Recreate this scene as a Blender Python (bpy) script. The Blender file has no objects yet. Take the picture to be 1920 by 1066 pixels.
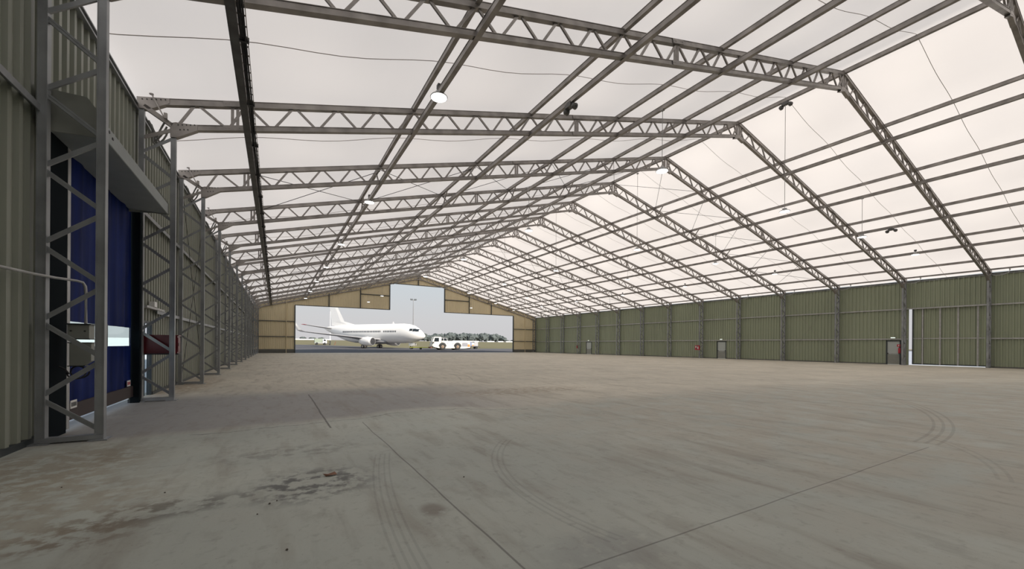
import bpy, math, random
from mathutils import Vector, Matrix, noise as mnoise

random.seed(7)
S = bpy.context.scene
COL = S.collection
# ----------------------------------------------------------------- dimensions (metres)
Y0, BAY, NF = 3.616, 5.0, 15            # first frame, bay spacing, number of frames
XA = 22.92                              # ridge
XLO, XLI, XRI, XRO = -2.965, -2.335, 48.16, 48.86
ZK, ZE, ZT, ZB = 7.07, 7.63, 14.38, 13.59
PUR = 4.73                              # purlin spacing
XWL, XWR = -3.14, 49.05                 # cladding planes
YG = 73.75                              # far gable
YB = -11.6                              # back gable (behind the camera)
SL = (ZT - ZE) / (XA - XLO)
GS = 0.0145                             # slope of the apron beyond the gable


def zt(x):
    return ZT - SL * abs(x - XA)


def zb(x):
    return ZB - (ZB - ZK) / (XA - XLI) * abs(x - XA)


def FY(k):
    return Y0 + BAY * k


def gz(y):
    if y < 74: return -0.03
    return GS * (min(y, 420) - 74) - 0.03 * max(0, 1 - (y - 74) / 3)


# ----------------------------------------------------------------- materials
def mat_new(name):
    m = bpy.data.materials.new(name); m.use_nodes = True
    nt = m.node_tree; nt.nodes.clear()
    out = nt.nodes.new('ShaderNodeOutputMaterial')
    return m, nt, out


def N(nt, kind, **kw):
    n = nt.nodes.new(kind)
    for k, v in kw.items():
        if hasattr(n, k) and k not in ('inputs',): setattr(n, k, v)
    return n


def pbr(name, col, rough=0.6, metal=0.0, var=0.0, scale=3.0, col2=None, spec=0.5, stretch=None):
    m, nt, out = mat_new(name)
    b = N(nt, 'ShaderNodeBsdfPrincipled')
    b.inputs['Roughness'].default_value = rough
    b.inputs['Metallic'].default_value = metal
    b.inputs['Specular IOR Level'].default_value = spec
    b.inputs['Base Color'].default_value = (*col, 1)
    if var > 0 or col2:
        tc = N(nt, 'ShaderNodeTexCoord'); mp = N(nt, 'ShaderNodeMapping')
        if stretch: mp.inputs['Scale'].default_value = stretch
        nt.links.new(tc.outputs['Object'], mp.inputs['Vector'])
        nz = N(nt, 'ShaderNodeTexNoise'); nz.inputs['Scale'].default_value = scale
        nz.inputs['Detail'].default_value = 5
        nt.links.new(mp.outputs[0], nz.inputs['Vector'])
        rp = N(nt, 'ShaderNodeValToRGB')
        c2 = col2 or tuple(c * (1 - var) for c in col)
        rp.color_ramp.elements[0].position = 0.35; rp.color_ramp.elements[0].color = (*c2, 1)
        rp.color_ramp.elements[1].position = 0.65; rp.color_ramp.elements[1].color = (*col, 1)
        nt.links.new(nz.outputs['Fac'], rp.inputs['Fac'])
        nt.links.new(rp.outputs['Color'], b.inputs['Base Color'])
    nt.links.new(b.outputs[0], out.inputs['Surface'])
    return m


def emit(name, col, st):
    m, nt, out = mat_new(name)
    e = N(nt, 'ShaderNodeEmission'); e.inputs['Color'].default_value = (*col, 1)
    e.inputs['Strength'].default_value = st
    nt.links.new(e.outputs[0], out.inputs['Surface'])
    return m


M = {}
M['steel'] = pbr('galvanised_steel', (.36, .335, .315), .42, .55, .35, 2.2)
M['steel_col'] = pbr('galvanised_column_steel', (.36, .375, .39), .4, .35, .35, 1.6)
M['steel_light'] = pbr('light_zinc', (.5, .5, .5), .45, .3, .2, 4)
M['dark'] = pbr('dark_metal', (.03, .03, .032), .5)
M['slate'] = pbr('slate_frame', (.045, .055, .06), .45, .2)
M['black_frame'] = pbr('near_black_frame', (.010, .014, .017), .9, spec=.04)
M['spot'] = pbr('spotlight_grey', (.10, .098, .095), .45)
M['clad'] = pbr('olive_cladding', (.31, .345, .245), .42, 0, .10, .5, stretch=(1, 1, .15))
M['clad_left'] = pbr('grey_green_cladding', (.285, .30, .25), .45, 0, .10, .5, stretch=(1, 1, .15))
M['gable'] = pbr('tan_cladding', (.74, .635, .425), .6, 0, .08, .35, stretch=(1, 1, .15))
M['kick'] = pbr('grey_skirting', (.13, .13, .12), .7, 0, .15, 1)
M['hood'] = pbr('hood_grey', (.30, .33, .33), .5, 0, .1, 3)
M['door_grey'] = pbr('door_grey', (.46, .50, .485), .5, 0, .05, 2)
M['box_grey'] = pbr('box_grey', (.28, .29, .26), .55, 0, .1, 4)
M['red'] = pbr('signal_red', (.45, .03, .05), .4)
M['red_cab'] = pbr('cabinet_red', (.13, .010, .016), .35)
M['white'] = pbr('white_paint', (.85, .84, .82), .35, 0, 0)
M['plane_white'] = pbr('airliner_white', (.88, .85, .81), .3, 0, 0)
M['plane_grey'] = pbr('airliner_grey', (.36, .36, .37), .4)
M['rubber'] = pbr('tyre_rubber', (.02, .02, .02), .8)
M['hub'] = pbr('wheel_hub', (.45, .40, .34), .5, .2)
M['tug_hub'] = pbr('rusty_hub', (.22, .15, .10), .6)
M['glass_dark'] = pbr('dark_glass', (.02, .025, .03), .1)
M['orange'] = pbr('orange_paint', (.75, .2, .04), .5)
M['yellow'] = pbr('yellow_paint', (.62, .62, .06), .5)
M['tree'] = pbr('hazed_foliage', (.10, .118, .115), .9, 0, .4, .6)  # green lightened and greyed: distance haze put into the foliage colour
M['bark'] = pbr('tree_bark', (.08, .065, .05), .9)
M['tug_white'] = pbr('tractor_cream', (.82, .77, .66), .45, 0, .06, 2)
M['grille'] = pbr('grille_grey', (.30, .30, .33), .6, 0, .4, 14)
M['blue_panel'] = pbr('blue_panel', (.12, .16, .30), .5)
M['green_panel'] = pbr('pale_green_panel', (.24, .28, .22), .6)
M['brown'] = pbr('brown_marker', (.16, .06, .03), .7)
M['black_cable'] = pbr('black_cable_sheath', (.015, .015, .017), .6)
M['grey_cable'] = pbr('grey_cable_sheath', (.33, .33, .32), .6)
M['seam'] = pbr('seam_webbing', (.50, .46, .44), .8)
M['mast_grey'] = pbr('mast_grey_steel', (.20, .20, .21), .6)
M['leaf'] = pbr('dry_leaf_brown', (.22, .11, .07), .8)
M['pebble'] = pbr('pebble_dark', (.10, .085, .07), .9)
M['lamp'] = emit('lamp_glow', (1, .98, .95), 5.0)
M['em_light'] = emit('emergency_glow', (.85, .95, .85), 1.2)


def fabric():
    m, nt, out = mat_new('translucent_membrane')
    d = N(nt, 'ShaderNodeBsdfDiffuse'); t = N(nt, 'ShaderNodeBsdfTranslucent'); mx = N(nt, 'ShaderNodeMixShader')
    tc = N(nt, 'ShaderNodeTexCoord'); mp = N(nt, 'ShaderNodeMapping')
    mp.inputs['Scale'].default_value = (.22, .1, .22)
    nz = N(nt, 'ShaderNodeTexNoise'); nz.inputs['Scale'].default_value = 1.0; nz.inputs['Detail'].default_value = 3
    rp = N(nt, 'ShaderNodeValToRGB')
    rp.color_ramp.elements[0].position = .3; rp.color_ramp.elements[0].color = (.855, .80, .765, 1)
    rp.color_ramp.elements[1].position = .7; rp.color_ramp.elements[1].color = (.925, .868, .832, 1)
    nt.links.new(tc.outputs['Object'], mp.inputs[0]); nt.links.new(mp.outputs[0], nz.inputs['Vector'])
    nt.links.new(nz.outputs['Fac'], rp.inputs['Fac']); nt.links.new(rp.outputs[0], t.inputs['Color'])
    d.inputs['Color'].default_value = (.82, .78, .75, 1)
    mx.inputs['Fac'].default_value = .52
    nt.links.new(d.outputs[0], mx.inputs[1]); nt.links.new(t.outputs[0], mx.inputs[2])
    nt.links.new(mx.outputs[0], out.inputs['Surface'])
    return m


M['fabric'] = fabric()


def curtain_mat():
    m, nt, out = mat_new('blue_door_fabric')
    b = N(nt, 'ShaderNodeBsdfPrincipled'); b.inputs['Roughness'].default_value = .5; b.inputs['Specular IOR Level'].default_value = .03
    tc = N(nt, 'ShaderNodeTexCoord'); mp = N(nt, 'ShaderNodeMapping'); mp.inputs['Scale'].default_value = (1, 2.2, .25)
    nz = N(nt, 'ShaderNodeTexNoise'); nz.inputs['Scale'].default_value = 1.6; nz.inputs['Detail'].default_value = 3
    rp = N(nt, 'ShaderNodeValToRGB')
    rp.color_ramp.elements[0].position = .35; rp.color_ramp.elements[0].color = (.005, .012, .075, 1)
    rp.color_ramp.elements[1].position = .7; rp.color_ramp.elements[1].color = (.012, .026, .15, 1)
    nt.links.new(tc.outputs['Object'], mp.inputs[0]); nt.links.new(mp.outputs[0], nz.inputs['Vector'])
    nt.links.new(nz.outputs['Fac'], rp.inputs['Fac']); nt.links.new(rp.outputs[0], b.inputs['Base Color'])
    nt.links.new(b.outputs[0], out.inputs['Surface'])
    return m


M['curtain'] = curtain_mat()


def clear_mat(name, col):
    m, nt, out = mat_new(name)
    g = N(nt, 'ShaderNodeBsdfGlossy'); g.inputs['Roughness'].default_value = .1
    t = N(nt, 'ShaderNodeBsdfTransparent'); t.inputs['Color'].default_value = (*col, 1)
    mx = N(nt, 'ShaderNodeMixShader'); mx.inputs['Fac'].default_value = .94
    nt.links.new(g.outputs[0], mx.inputs[1]); nt.links.new(t.outputs[0], mx.inputs[2])
    nt.links.new(mx.outputs[0], out.inputs['Surface'])
    return m


M['vinyl'] = clear_mat('clear_vinyl', (.9, .98, .98))
M['pane'] = clear_mat('door_glass', (.95, .98, 1))


# ---- floor: concrete with joints, crack, stains and tyre marks
class G:
    def __init__(s, nt): s.nt = nt

    def m(s, op, a, b=None, c=None, clamp=False):
        n = s.nt.nodes.new('ShaderNodeMath'); n.operation = op; n.use_clamp = clamp
        for i, v in enumerate((a, b, c)):
            if v is None: continue
            if isinstance(v, (int, float)): n.inputs[i].default_value = v
            else: s.nt.links.new(v, n.inputs[i])
        return n.outputs[0]

    def step(s, x, e0, e1):
        n = s.nt.nodes.new('ShaderNodeMapRange'); n.interpolation_type = 'SMOOTHSTEP'
        s.nt.links.new(x, n.inputs['Value'])
        n.inputs['From Min'].default_value = e0; n.inputs['From Max'].default_value = e1
        return n.outputs['Result']

    def mix(s, fac, a, b):
        n = s.nt.nodes.new('ShaderNodeMix'); n.data_type = 'RGBA'
        if isinstance(fac, (int, float)): n.inputs['Factor'].default_value = fac
        else: s.nt.links.new(fac, n.inputs['Factor'])
        for i, v in ((6, a), (7, b)):
            if isinstance(v, tuple): n.inputs[i].default_value = (*v, 1)
            else: s.nt.links.new(v, n.inputs[i])
        return n.outputs[2]

    def noise(s, vec, scale, detail=5, stretch=None, rough=.55):
        if stretch:
            mp = s.nt.nodes.new('ShaderNodeMapping'); mp.inputs['Scale'].default_value = stretch
            s.nt.links.new(vec, mp.inputs[0]); vec = mp.outputs[0]
        n = s.nt.nodes.new('ShaderNodeTexNoise'); n.inputs['Scale'].default_value = scale
        n.inputs['Detail'].default_value = detail; n.inputs['Roughness'].default_value = rough
        s.nt.links.new(vec, n.inputs['Vector'])
        return n.outputs['Fac']


def floor_mat():
    m, nt, out = mat_new('hangar_concrete')
    g = G(nt)
    b = N(nt, 'ShaderNodeBsdfPrincipled')
    tc = N(nt, 'ShaderNodeTexCoord'); vec = tc.outputs['Object']
    sp = N(nt, 'ShaderNodeSeparateXYZ'); nt.links.new(vec, sp.inputs[0])
    x, y = sp.outputs[0], sp.outputs[1]
    big = g.noise(vec, .35, 4)
    med = g.noise(vec, 1.6, 6)
    fine = g.noise(vec, 9, 6)
    streak = g.noise(vec, 1.5, 5, (1.5, .28, 1))
    streak2 = g.noise(vec, 5.5, 4, (1.2, .22, 1))
    # near slab (grey) / far slab (tan), boundary curve as float curve over x
    fc = N(nt, 'ShaderNodeFloatCurve')
    xs = g.m('DIVIDE', g.m('ADD', x, 3.2), 52.4, clamp=True)
    nt.links.new(xs, fc.inputs['Value'])
    cv = fc.mapping.curves[0]
    pts = [(-3.2, 8.3), (-.3, 8.6), (1.2, 8.75), (3.1, 9.2), (4.9, 8.35), (8.1, 8.25), (13.5, 7.7), (20, 6.3), (30, 3.5), (49.2, -2)]
    pp = [((px + 3.2) / 52.4, (py + 5) / 20) for px, py in pts]
    cv.points[0].location = pp[0]; cv.points[1].location = pp[-1]
    for q in pp[1:-1]: cv.points.new(*q)
    fc.mapping.update()
    yb = g.m('SUBTRACT', g.m('MULTIPLY', fc.outputs[0], 20), 5)
    dy = g.m('SUBTRACT', g.m('ADD', y, g.m('MULTIPLY', g.m('SUBTRACT', med, .5), .5)), yb)
    soft = g.m('ADD', 1, g.m('MULTIPLY', g.m('MAXIMUM', g.m('SUBTRACT', x, 5), 0), .55))
    far = g.step(g.m('DIVIDE', dy, soft), -.15, .42)
    near_c = g.mix(g.step(big, .35, .65), (.385, .405, .37), (.435, .45, .405))
    near_c = g.mix(g.m('MULTIPLY', g.step(x, 1.5, 8), g.m('MULTIPLY', g.step(med, .3, .6), .75)), near_c, (.405, .375, .315))
    far_c = g.mix(g.step(big, .3, .7), (.48, .45, .38), (.57, .53, .445))
    col = g.mix(far, near_c, far_c)
    # grey zone beyond the boundary near the doors
    z1 = g.m('MULTIPLY', far, g.m('MULTIPLY', g.m('SUBTRACT', 1, g.step(y, 13.2, 15.5)), g.m('SUBTRACT', 1, g.step(x, 3, 8))))
    col = g.mix(g.m('MULTIPLY', z1, .85), col, (.275, .275, .275))
    # streaky wear
    col = g.mix(g.m('MULTIPLY', g.step(streak, .50, .70), .40), col, (.225, .195, .155))
    col = g.mix(g.m('MULTIPLY', g.step(streak2, .52, .75), .34), col, (.20, .18, .15))
    col = g.mix(g.m('MULTIPLY', g.step(med, .5, .8), .25), col, (.46, .43, .38))
    col = g.mix(g.m('MULTIPLY', g.step(fine, .55, .72), .26), col, (.17, .155, .135))

    smud = g.noise(vec, 2.6, 7, (1.1, .55, 1), .65)
    col = g.mix(g.m('MULTIPLY', g.step(smud, .52, .68), .30), col, (.23, .215, .185))
    grit = g.noise(vec, 38, 3)
    col = g.mix(g.m('MULTIPLY', g.step(grit, .62, .72), .25), col, (.15, .13, .11))
    # irregular stains (centre, radius, strength, colour)
    def blob(cx, cy, rx, ry, st, c, thr=.45):
        nonlocal col
        dx = g.m('DIVIDE', g.m('SUBTRACT', x, cx), rx); dyy = g.m('DIVIDE', g.m('SUBTRACT', y, cy), ry)
        d = g.m('SQRT', g.m('ADD', g.m('MULTIPLY', dx, dx), g.m('MULTIPLY', dyy, dyy)))
        k = g.m('SUBTRACT', 1, g.step(d, .35, 1.0))
        k = g.m('MULTIPLY', k, g.step(blotch, thr, thr + .14))
        col = g.mix(g.m('MULTIPLY', k, st), col, c)
    blotch = g.noise(vec, 5.0, 5, None, .6)
    blob(.35, 4.85, .85, .75, .85, (.10, .10, .10))
    blob(-.9, 4.75, .9, .35, .7, (.10, .095, .085))
    blob(-1.35, 4.4, .6, .4, .65, (.14, .10, .07))
    blob(1.25, 3.55, .16, .22, .6, (.15, .115, .09), .3)
    blob(-2.3, 7.0, 1.3, 1.6, .5, (.24, .185, .12), .4)
    blob(-2.0, 5.2, 1.6, 1.6, .4, (.25, .20, .135), .42)
    blob(2.1, 2.2, .7, .5, .35, (.21, .215, .215), .35)
    blob(.2, 6.4, 1.3, .5, .45, (.16, .155, .14), .45)
    blob(7.0, 11.5, 4, 1.2, .5, (.24, .18, .12), .42)
    blob(-2.6, 18.5, 1.0, 5, .5, (.26, .17, .09), .4)
    # joints
    def band(v, w):  # 1 inside |v|<w
        return g.m('SUBTRACT', 1, g.step(g.m('ABSOLUTE', v), w * .5, w))

    def rng(v, a, bb):
        return g.m('MULTIPLY', g.m('GREATER_THAN', v, a), g.m('LESS_THAN', v, bb))
    wob = g.m('MULTIPLY', g.m('SUBTRACT', g.noise(vec, .6, 2), .5), .07)
    lines = []
    lines.append((g.m('MULTIPLY', band(g.m('ADD', g.m('SUBTRACT', x, 1.45), wob), .012), rng(y, 0.2, 8.2)), .6))
    lines.append((g.m('MULTIPLY', band(g.m('ADD', g.m('SUBTRACT', x, .86), wob), .022), rng(y, 7.9, 13.4)), .75))
    lines.append((g.m('MULTIPLY', band(g.m('ADD', g.m('SUBTRACT', y, 2.12), g.m('MULTIPLY', wob, .5)), .010), rng(x, 1.45, 8.6)), .55))
    lines.append((g.m('MULTIPLY', band(g.m('ADD', dy, .18), .022), rng(x, -1.2, 5.2)), .6))
    wob2 = g.m('MULTIPLY', g.m('SUBTRACT', g.noise(vec, 1.1, 3), .5), .35)
    lines.append((g.m('MULTIPLY', band(g.m('ADD', g.m('SUBTRACT', y, 10.9), g.m('ADD', wob2, g.m('MULTIPLY', x, .9))), .02), rng(x, -2.3, -.6)), .35))

    def arc(cx, cy, R, n, gap, lo, hi, w, st, axis='y'):
        dx = g.m('SUBTRACT', x, cx); dd = g.m('SUBTRACT', y, cy)
        d = g.m('SQRT', g.m('ADD', g.m('MULTIPLY', dx, dx), g.m('MULTIPLY', dd, dd)))
        for i in range(n):
            lines.append((g.m('MULTIPLY', band(g.m('SUBTRACT', d, R + i * gap), w), rng(y if axis == 'y' else x, lo, hi)), st))
    arc(8.3, 14.9, 12.55, 3, .13, 8.9, 17, .03, .22, 'x')
    arc(6.2, 6.2, 5.1, 2, .10, 7.2, 11.6, .025, .14, 'x')
    arc(5.55, 3.2, 3.3, 3, .07, 2.3, 5.6, .018, .16)
    arc(14, 2.2, 13.1, 4, .06, 2.2, 5.7, .014, .16)
    arc(-8, 22, 16, 2, .5, 16, 24, .05, .25)
    for f, st in lines:
        col = g.mix(g.m('MULTIPLY', f, st), col, (.07, .065, .06))
    nt.links.new(col, b.inputs['Base Color'])
    b.inputs['Specular IOR Level'].default_value = .35
    r = g.m('ADD', .55, g.m('MULTIPLY', med, .25)); nt.links.new(r, b.inputs['Roughness'])
    bp = N(nt, 'ShaderNodeBump'); bp.inputs['Strength'].default_value = .12; bp.inputs['Distance'].default_value = .02
    nt.links.new(g.m('ADD', fine, g.m('MULTIPLY', med, .6)), bp.inputs['Height']); nt.links.new(bp.outputs[0], b.inputs['Normal'])
    nt.links.new(b.outputs[0], out.inputs['Surface'])
    return m


M['floor'] = floor_mat()
M['asphalt'] = pbr('apron_asphalt', (.095, .092, .10), .85, 0, .25, .08)
M['grass'] = pbr('dry_grass', (.135, .12, .05), .95, 0, 0, .04, (.17, .148, .075), stretch=(1, 3, 1))


# ----------------------------------------------------------------- mesh builder
class MB:
    def __init__(s): s.v = []; s.f = []

    def add(s, vs, fs):
        o = len(s.v); s.v += [tuple(v) for v in vs]; s.f += [tuple(i + o for i in f) for f in fs]

    def box(s, c, d, R=None):
        hx, hy, hz = d[0] / 2, d[1] / 2, d[2] / 2
        vs = [Vector((x, y, z)) for x in (-hx, hx) for y in (-hy, hy) for z in (-hz, hz)]
        if R is not None: vs = [R @ v for v in vs]
        c = Vector(c)
        s.add([v + c for v in vs], [(0, 1, 3, 2), (4, 6, 7, 5), (0, 4, 5, 1), (2, 3, 7, 6), (0, 2, 6, 4), (1, 5, 7, 3)])

    def bb(s, lo, hi):
        s.box([(a + b) / 2 for a, b in zip(lo, hi)], [abs(b - a) for a, b in zip(lo, hi)])

    def beam(s, p0, p1, w, h, up=(0, 0, 1)):
        p0, p1 = Vector(p0), Vector(p1); d = p1 - p0; L = d.length; d.normalize()
        side = d.cross(Vector(up))
        if side.length < 1e-6: side = d.cross(Vector((1, 0, 0)))
        side.normalize(); u = side.cross(d)
        R = Matrix((d, side, u)).transposed()
        s.box((p0 + p1) / 2, (L, w, h), R)

    def chord(s, p0, p1, w, h, up=(0, 0, 1)):
        # channel-like section: web box with two proud flange plates
        p0, p1 = Vector(p0), Vector(p1); d = (p1 - p0).normalized()
        side = d.cross(Vector(up)).normalized(); u = side.cross(d)
        s.beam(p0, p1, w * .82, h - .02, up)
        for e in (-1, 1):
            o = u * (e * (h / 2 - .005)); s.beam(p0 + o, p1 + o, w, .012, up)

    def tube(s, pts, r, n=6, cap=True):
        pts = [Vector(p) for p in pts]; rings = []
        t0 = (pts[1] - pts[0]).normalized()
        ref = Vector((0, 0, 1)) if abs(t0.z) < .9 else Vector((1, 0, 0))
        for i, p in enumerate(pts):
            t = (pts[min(i + 1, len(pts) - 1)] - pts[max(i - 1, 0)]).normalized()
            a = t.cross(ref)
            if a.length < 1e-4: a = t.cross(Vector((0, 1, 0)))
            a.normalize(); b = t.cross(a)
            rr = r[i] if isinstance(r, (list, tuple)) else r
            rings.append([p + (a * math.cos(2 * math.pi * k / n) + b * math.sin(2 * math.pi * k / n)) * rr for k in range(n)])
        vs = [v for ring in rings for v in ring]; fs = []
        for i in range(len(rings) - 1):
            for k in range(n):
                fs.append((i * n + k, i * n + (k + 1) % n, (i + 1) * n + (k + 1) % n, (i + 1) * n + k))
        if cap: fs += [tuple(range(n))[::-1], tuple((len(rings) - 1) * n + k for k in range(n))]
        s.add(vs, fs)

    def lathe(s, prof, n=20, c=(0, 0, 0), axis='z'):
        vs = []; fs = []
        for (r, h) in prof:
            for k in range(n):
                a = 2 * math.pi * k / n; p = (r * math.cos(a), r * math.sin(a), h)
                if axis == 'x': p = (p[2], p[0], p[1])
                if axis == 'y': p = (p[0], p[2], p[1])
                vs.append((p[0] + c[0], p[1] + c[1], p[2] + c[2]))
        for i in range(len(prof) - 1):
            for k in range(n):
                fs.append((i * n + k, i * n + (k + 1) % n, (i + 1) * n + (k + 1) % n, (i + 1) * n + k))
        fs += [tuple(range(n))[::-1], tuple((len(prof) - 1) * n + k for k in range(n))]
        s.add(vs, fs)

    def prism(s, poly, a, b, axis='y'):
        # poly in the plane normal to axis, extruded from a to b
        n = len(poly); vs = []
        for q in (a, b):
            for (u, w) in poly:
                vs.append({'y': (u, q, w), 'x': (q, u, w), 'z': (u, w, q)}[axis])
        fs = [tuple(range(n))[::-1], tuple(range(n, 2 * n))] + [(k, (k + 1) % n, n + (k + 1) % n, n + k) for k in range(n)]
        s.add(vs, fs)

    def loft(s, rings, cap=True):
        n = len(rings[0]); vs = [v for r in rings for v in r]; fs = []
        for i in range(len(rings) - 1):
            for k in range(n):
                fs.append((i * n + k, i * n + (k + 1) % n, (i + 1) * n + (k + 1) % n, (i + 1) * n + k))
        if cap: fs += [tuple(range(n))[::-1], tuple((len(rings) - 1) * n + k for k in range(n))]
        s.add(vs, fs)

    def mesh(s, name, mat, off=(0, 0, 0), smooth=False):
        me = bpy.data.meshes.new(name)
        me.from_pydata([(v[0] - off[0], v[1] - off[1], v[2] - off[2]) for v in s.v], [], s.f)
        import bmesh
        bm = bmesh.new(); bm.from_mesh(me); bmesh.ops.recalc_face_normals(bm, faces=bm.faces)
        bm.to_mesh(me); bm.free()
        me.materials.append(mat)
        if smooth: me.shade_smooth()
        return me


WL = {}


def link(name, data, parent=None, loc=(0, 0, 0)):
    o = bpy.data.objects.new(name, data); COL.objects.link(o)
    o.location = loc
    if parent is not None: o.parent = parent
    return o


def empty(name, loc, rz=0.0):
    o = link(name, None, None, loc); o.rotation_euler = (0, 0, rz); o.empty_display_size = .3
    WL[o.name] = tuple(loc)
    return o


def tag(o, label, cat, group=None, kind=None):
    o['label'] = label; o['category'] = cat
    if group: o['group'] = group
    if kind: o['kind'] = kind
    return o


def part(name, mb, mat, parent, local=False, smooth=False):
    """a part (or sub-part) of parent; verts in world coordinates unless local"""
    off = (0, 0, 0) if local else WL[parent.name]
    o = link(name, mb.mesh(name, mat, off, smooth), parent)
    WL[o.name] = off if not local else (0, 0, 0)
    return o


def solo(name, mb, mat, loc, label, cat, group=None, kind=None, smooth=False):
    o = link(name, mb.mesh(name, mat, loc, smooth), None, loc); WL[o.name] = tuple(loc)
    return tag(o, label, cat, group, kind)


def copy_tree(o, parent=None):
    c = o.copy(); COL.objects.link(c)
    if parent is not None: c.parent = parent
    for ch in list(o.children): copy_tree(ch, c)
    return c


def struct(name, mb, mat, label, cat='wall', smooth=False, loc=(0, 0, 0)):
    return solo(name, mb, mat, loc, label, cat, None, 'structure', smooth)


ORD = ['nearest', 'second', 'third', 'fourth', 'fifth', 'sixth', 'seventh', 'eighth', 'ninth', 'tenth', 'eleventh',
       'twelfth', 'thirteenth', 'fourteenth', 'fifteenth']

# ----------------------------------------------------------------- floor and ground outside
mb = MB(); mb.bb((-3.35, YB, -.25), (49.25, YG + .15, 0))
struct('floor', mb, M['floor'], 'worn concrete hangar floor with joints, stains and tyre marks', 'floor')

edge = [(-260, 415), (-30, 415), (-8, 175), (5.6, 154.4), (15.4, 143.3), (30.4, 109.5), (51, 105.7), (62, 104.7), (120, 101), (420, 90)]


def ye(x):
    for (a, ya), (b, yb) in zip(edge, edge[1:]):
        if x <= b: return ya + (yb - ya) * (x - a) / (b - a)
    return edge[-1][1]


xs = [-260, -160, -90, -30, -8, 5.6, 10, 15.4, 22, 30.4, 40, 51, 62, 90, 120, 200, 300, 420]
mb = MB(); mb2 = MB()
for a, b in zip(xs, xs[1:]):
    mbx = mb2 if b <= -8 else mb
    for i in range(8):
        q = []
        for x in (a, b):
            for t in (i / 8, (i + 1) / 8):
                y = 73.9 + (ye(x) - 73.9) * t; q.append((x, y, gz(y)))
        mbx.add(q, [(0, 2, 3, 1)])
mb3 = MB()
for (a, b, mbx) in ((-260, -3.35, mb2), (49.25, 420, mb3)):
    mbx.add([(a, -120, -.03), (b, -120, -.03), (b, 73.9, -.03), (a, 73.9, -.03)], [(0, 1, 2, 3)])
mb.add([(-3.35, -120, -.03), (49.25, -120, -.03), (49.25, YB, -.03), (-3.35, YB, -.03)], [(0, 1, 2, 3)])
struct('ground', mb, M['asphalt'], 'grey asphalt apron outside the open gable', 'ground')
struct('ground', mb2, pbr('pale_concrete', (.78, .78, .77), .8, 0, .06, .3), 'pale concrete yard along the left side of the hangar', 'ground')
struct('ground', mb3, pbr('grey_yard', (.40, .42, .47), .8, 0, .06, .3), 'grey yard along the right side of the hangar', 'ground')
mb = MB()
for a, b in zip(xs, xs[1:]):
    for i in range(8):
        q = []
        for x in (a, b):
            for t in (i / 8, (i + 1) / 8):
                y = ye(x) + (420 - ye(x)) * t; q.append((x, y, gz(y)))
        mb.add(q, [(0, 2, 3, 1)])
    mb.add([(a, 420, gz(420)), (b, 420, gz(420)), (b, 700, gz(420)), (a, 700, gz(420))], [(0, 1, 2, 3)])
o = link('grass_field', mb.mesh('grass_field', M['grass'])); WL[o.name] = (0, 0, 0)
tag(o, 'flat dry grass airfield beyond the apron', 'grass', None, 'stuff')

# ----------------------------------------------------------------- ceiling membrane and its seams
def zc(x, y):
    fx = math.sin(math.pi * (x - XA) / PUR) ** 2
    fy = math.sin(math.pi * (y - Y0) / BAY) ** 2
    return zt(x) + .19 - .13 * fx * (.45 + .55 * fy)


mb = MB()
cx = [XWL - .25 + (XA - XWL + .25) * i / 44 for i in range(45)] + [XA + (XWR + .25 - XA) * i / 44 for i in range(1, 45)]
cy = [YB + (YG + .2 - YB) * i / 136 for i in range(137)]
nx = len(cx)
vs = [(x, y, zc(x, y)) for y in cy for x in cx]
fs = [(j * nx + i, j * nx + i + 1, (j + 1) * nx + i + 1, (j + 1) * nx + i) for j in range(len(cy) - 1) for i in range(nx - 1)]
mb.add(vs, fs)
ceiling = struct('ceiling', mb, M['fabric'], 'white translucent fabric roof stretched over the frames', 'ceiling', True)
for k in range(-1, 14):
    y = FY(k) + 2.5; sm = MB()
    sm.tube([(x, y, zc(x, y) - .012) for x in cx], .011, 4)
    part('fabric_seam', sm, M['seam'], ceiling)

# ----------------------------------------------------------------- walls
PITCH = .29
PROF = [(0, 0), (.15, 0), (.17, .055), (.265, .055)]


def ribbed(mb, x, y0, y1, z0, z1, sgn):
    ps = [(y0, None)]
    k = math.floor(y0 / PITCH) - 1
    pts = []
    while k * PITCH < y1 + PITCH:
        for (a, h) in PROF: pts.append((k * PITCH + a, h))
        k += 1

    def H(y):
        for (a, ha), (b, hb) in zip(pts, pts[1:]):
            if a <= y <= b: return ha + (hb - ha) * (y - a) / max(b - a, 1e-9)
        return 0
    prof = [(y0, H(y0))] + [(a, h) for a, h in pts if y0 + 1e-4 < a < y1 - 1e-4] + [(y1, H(y1))]
    o = len(mb.v)
    for (y, h) in prof:
        mb.v.append((x + sgn * h, y, z0)); mb.v.append((x + sgn * h, y, z1))
    for i in range(len(prof) - 1):
        mb.f.append((o + 2 * i, o + 2 * i + 2, o + 2 * i + 3, o + 2 * i + 1))


def ribbed_wall(mb, x, sgn, ztop, holes):
    y = YB
    for (a, b, z0, z1) in sorted(holes):
        ribbed(mb, x, y, a, 0, ztop, sgn)
        if z0 > 0: ribbed(mb, x, a, b, 0, z0, sgn)
        ribbed(mb, x, a, b, z1, ztop, sgn); y = b
    ribbed(mb, x, y, YG, 0, ztop, sgn)


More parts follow.
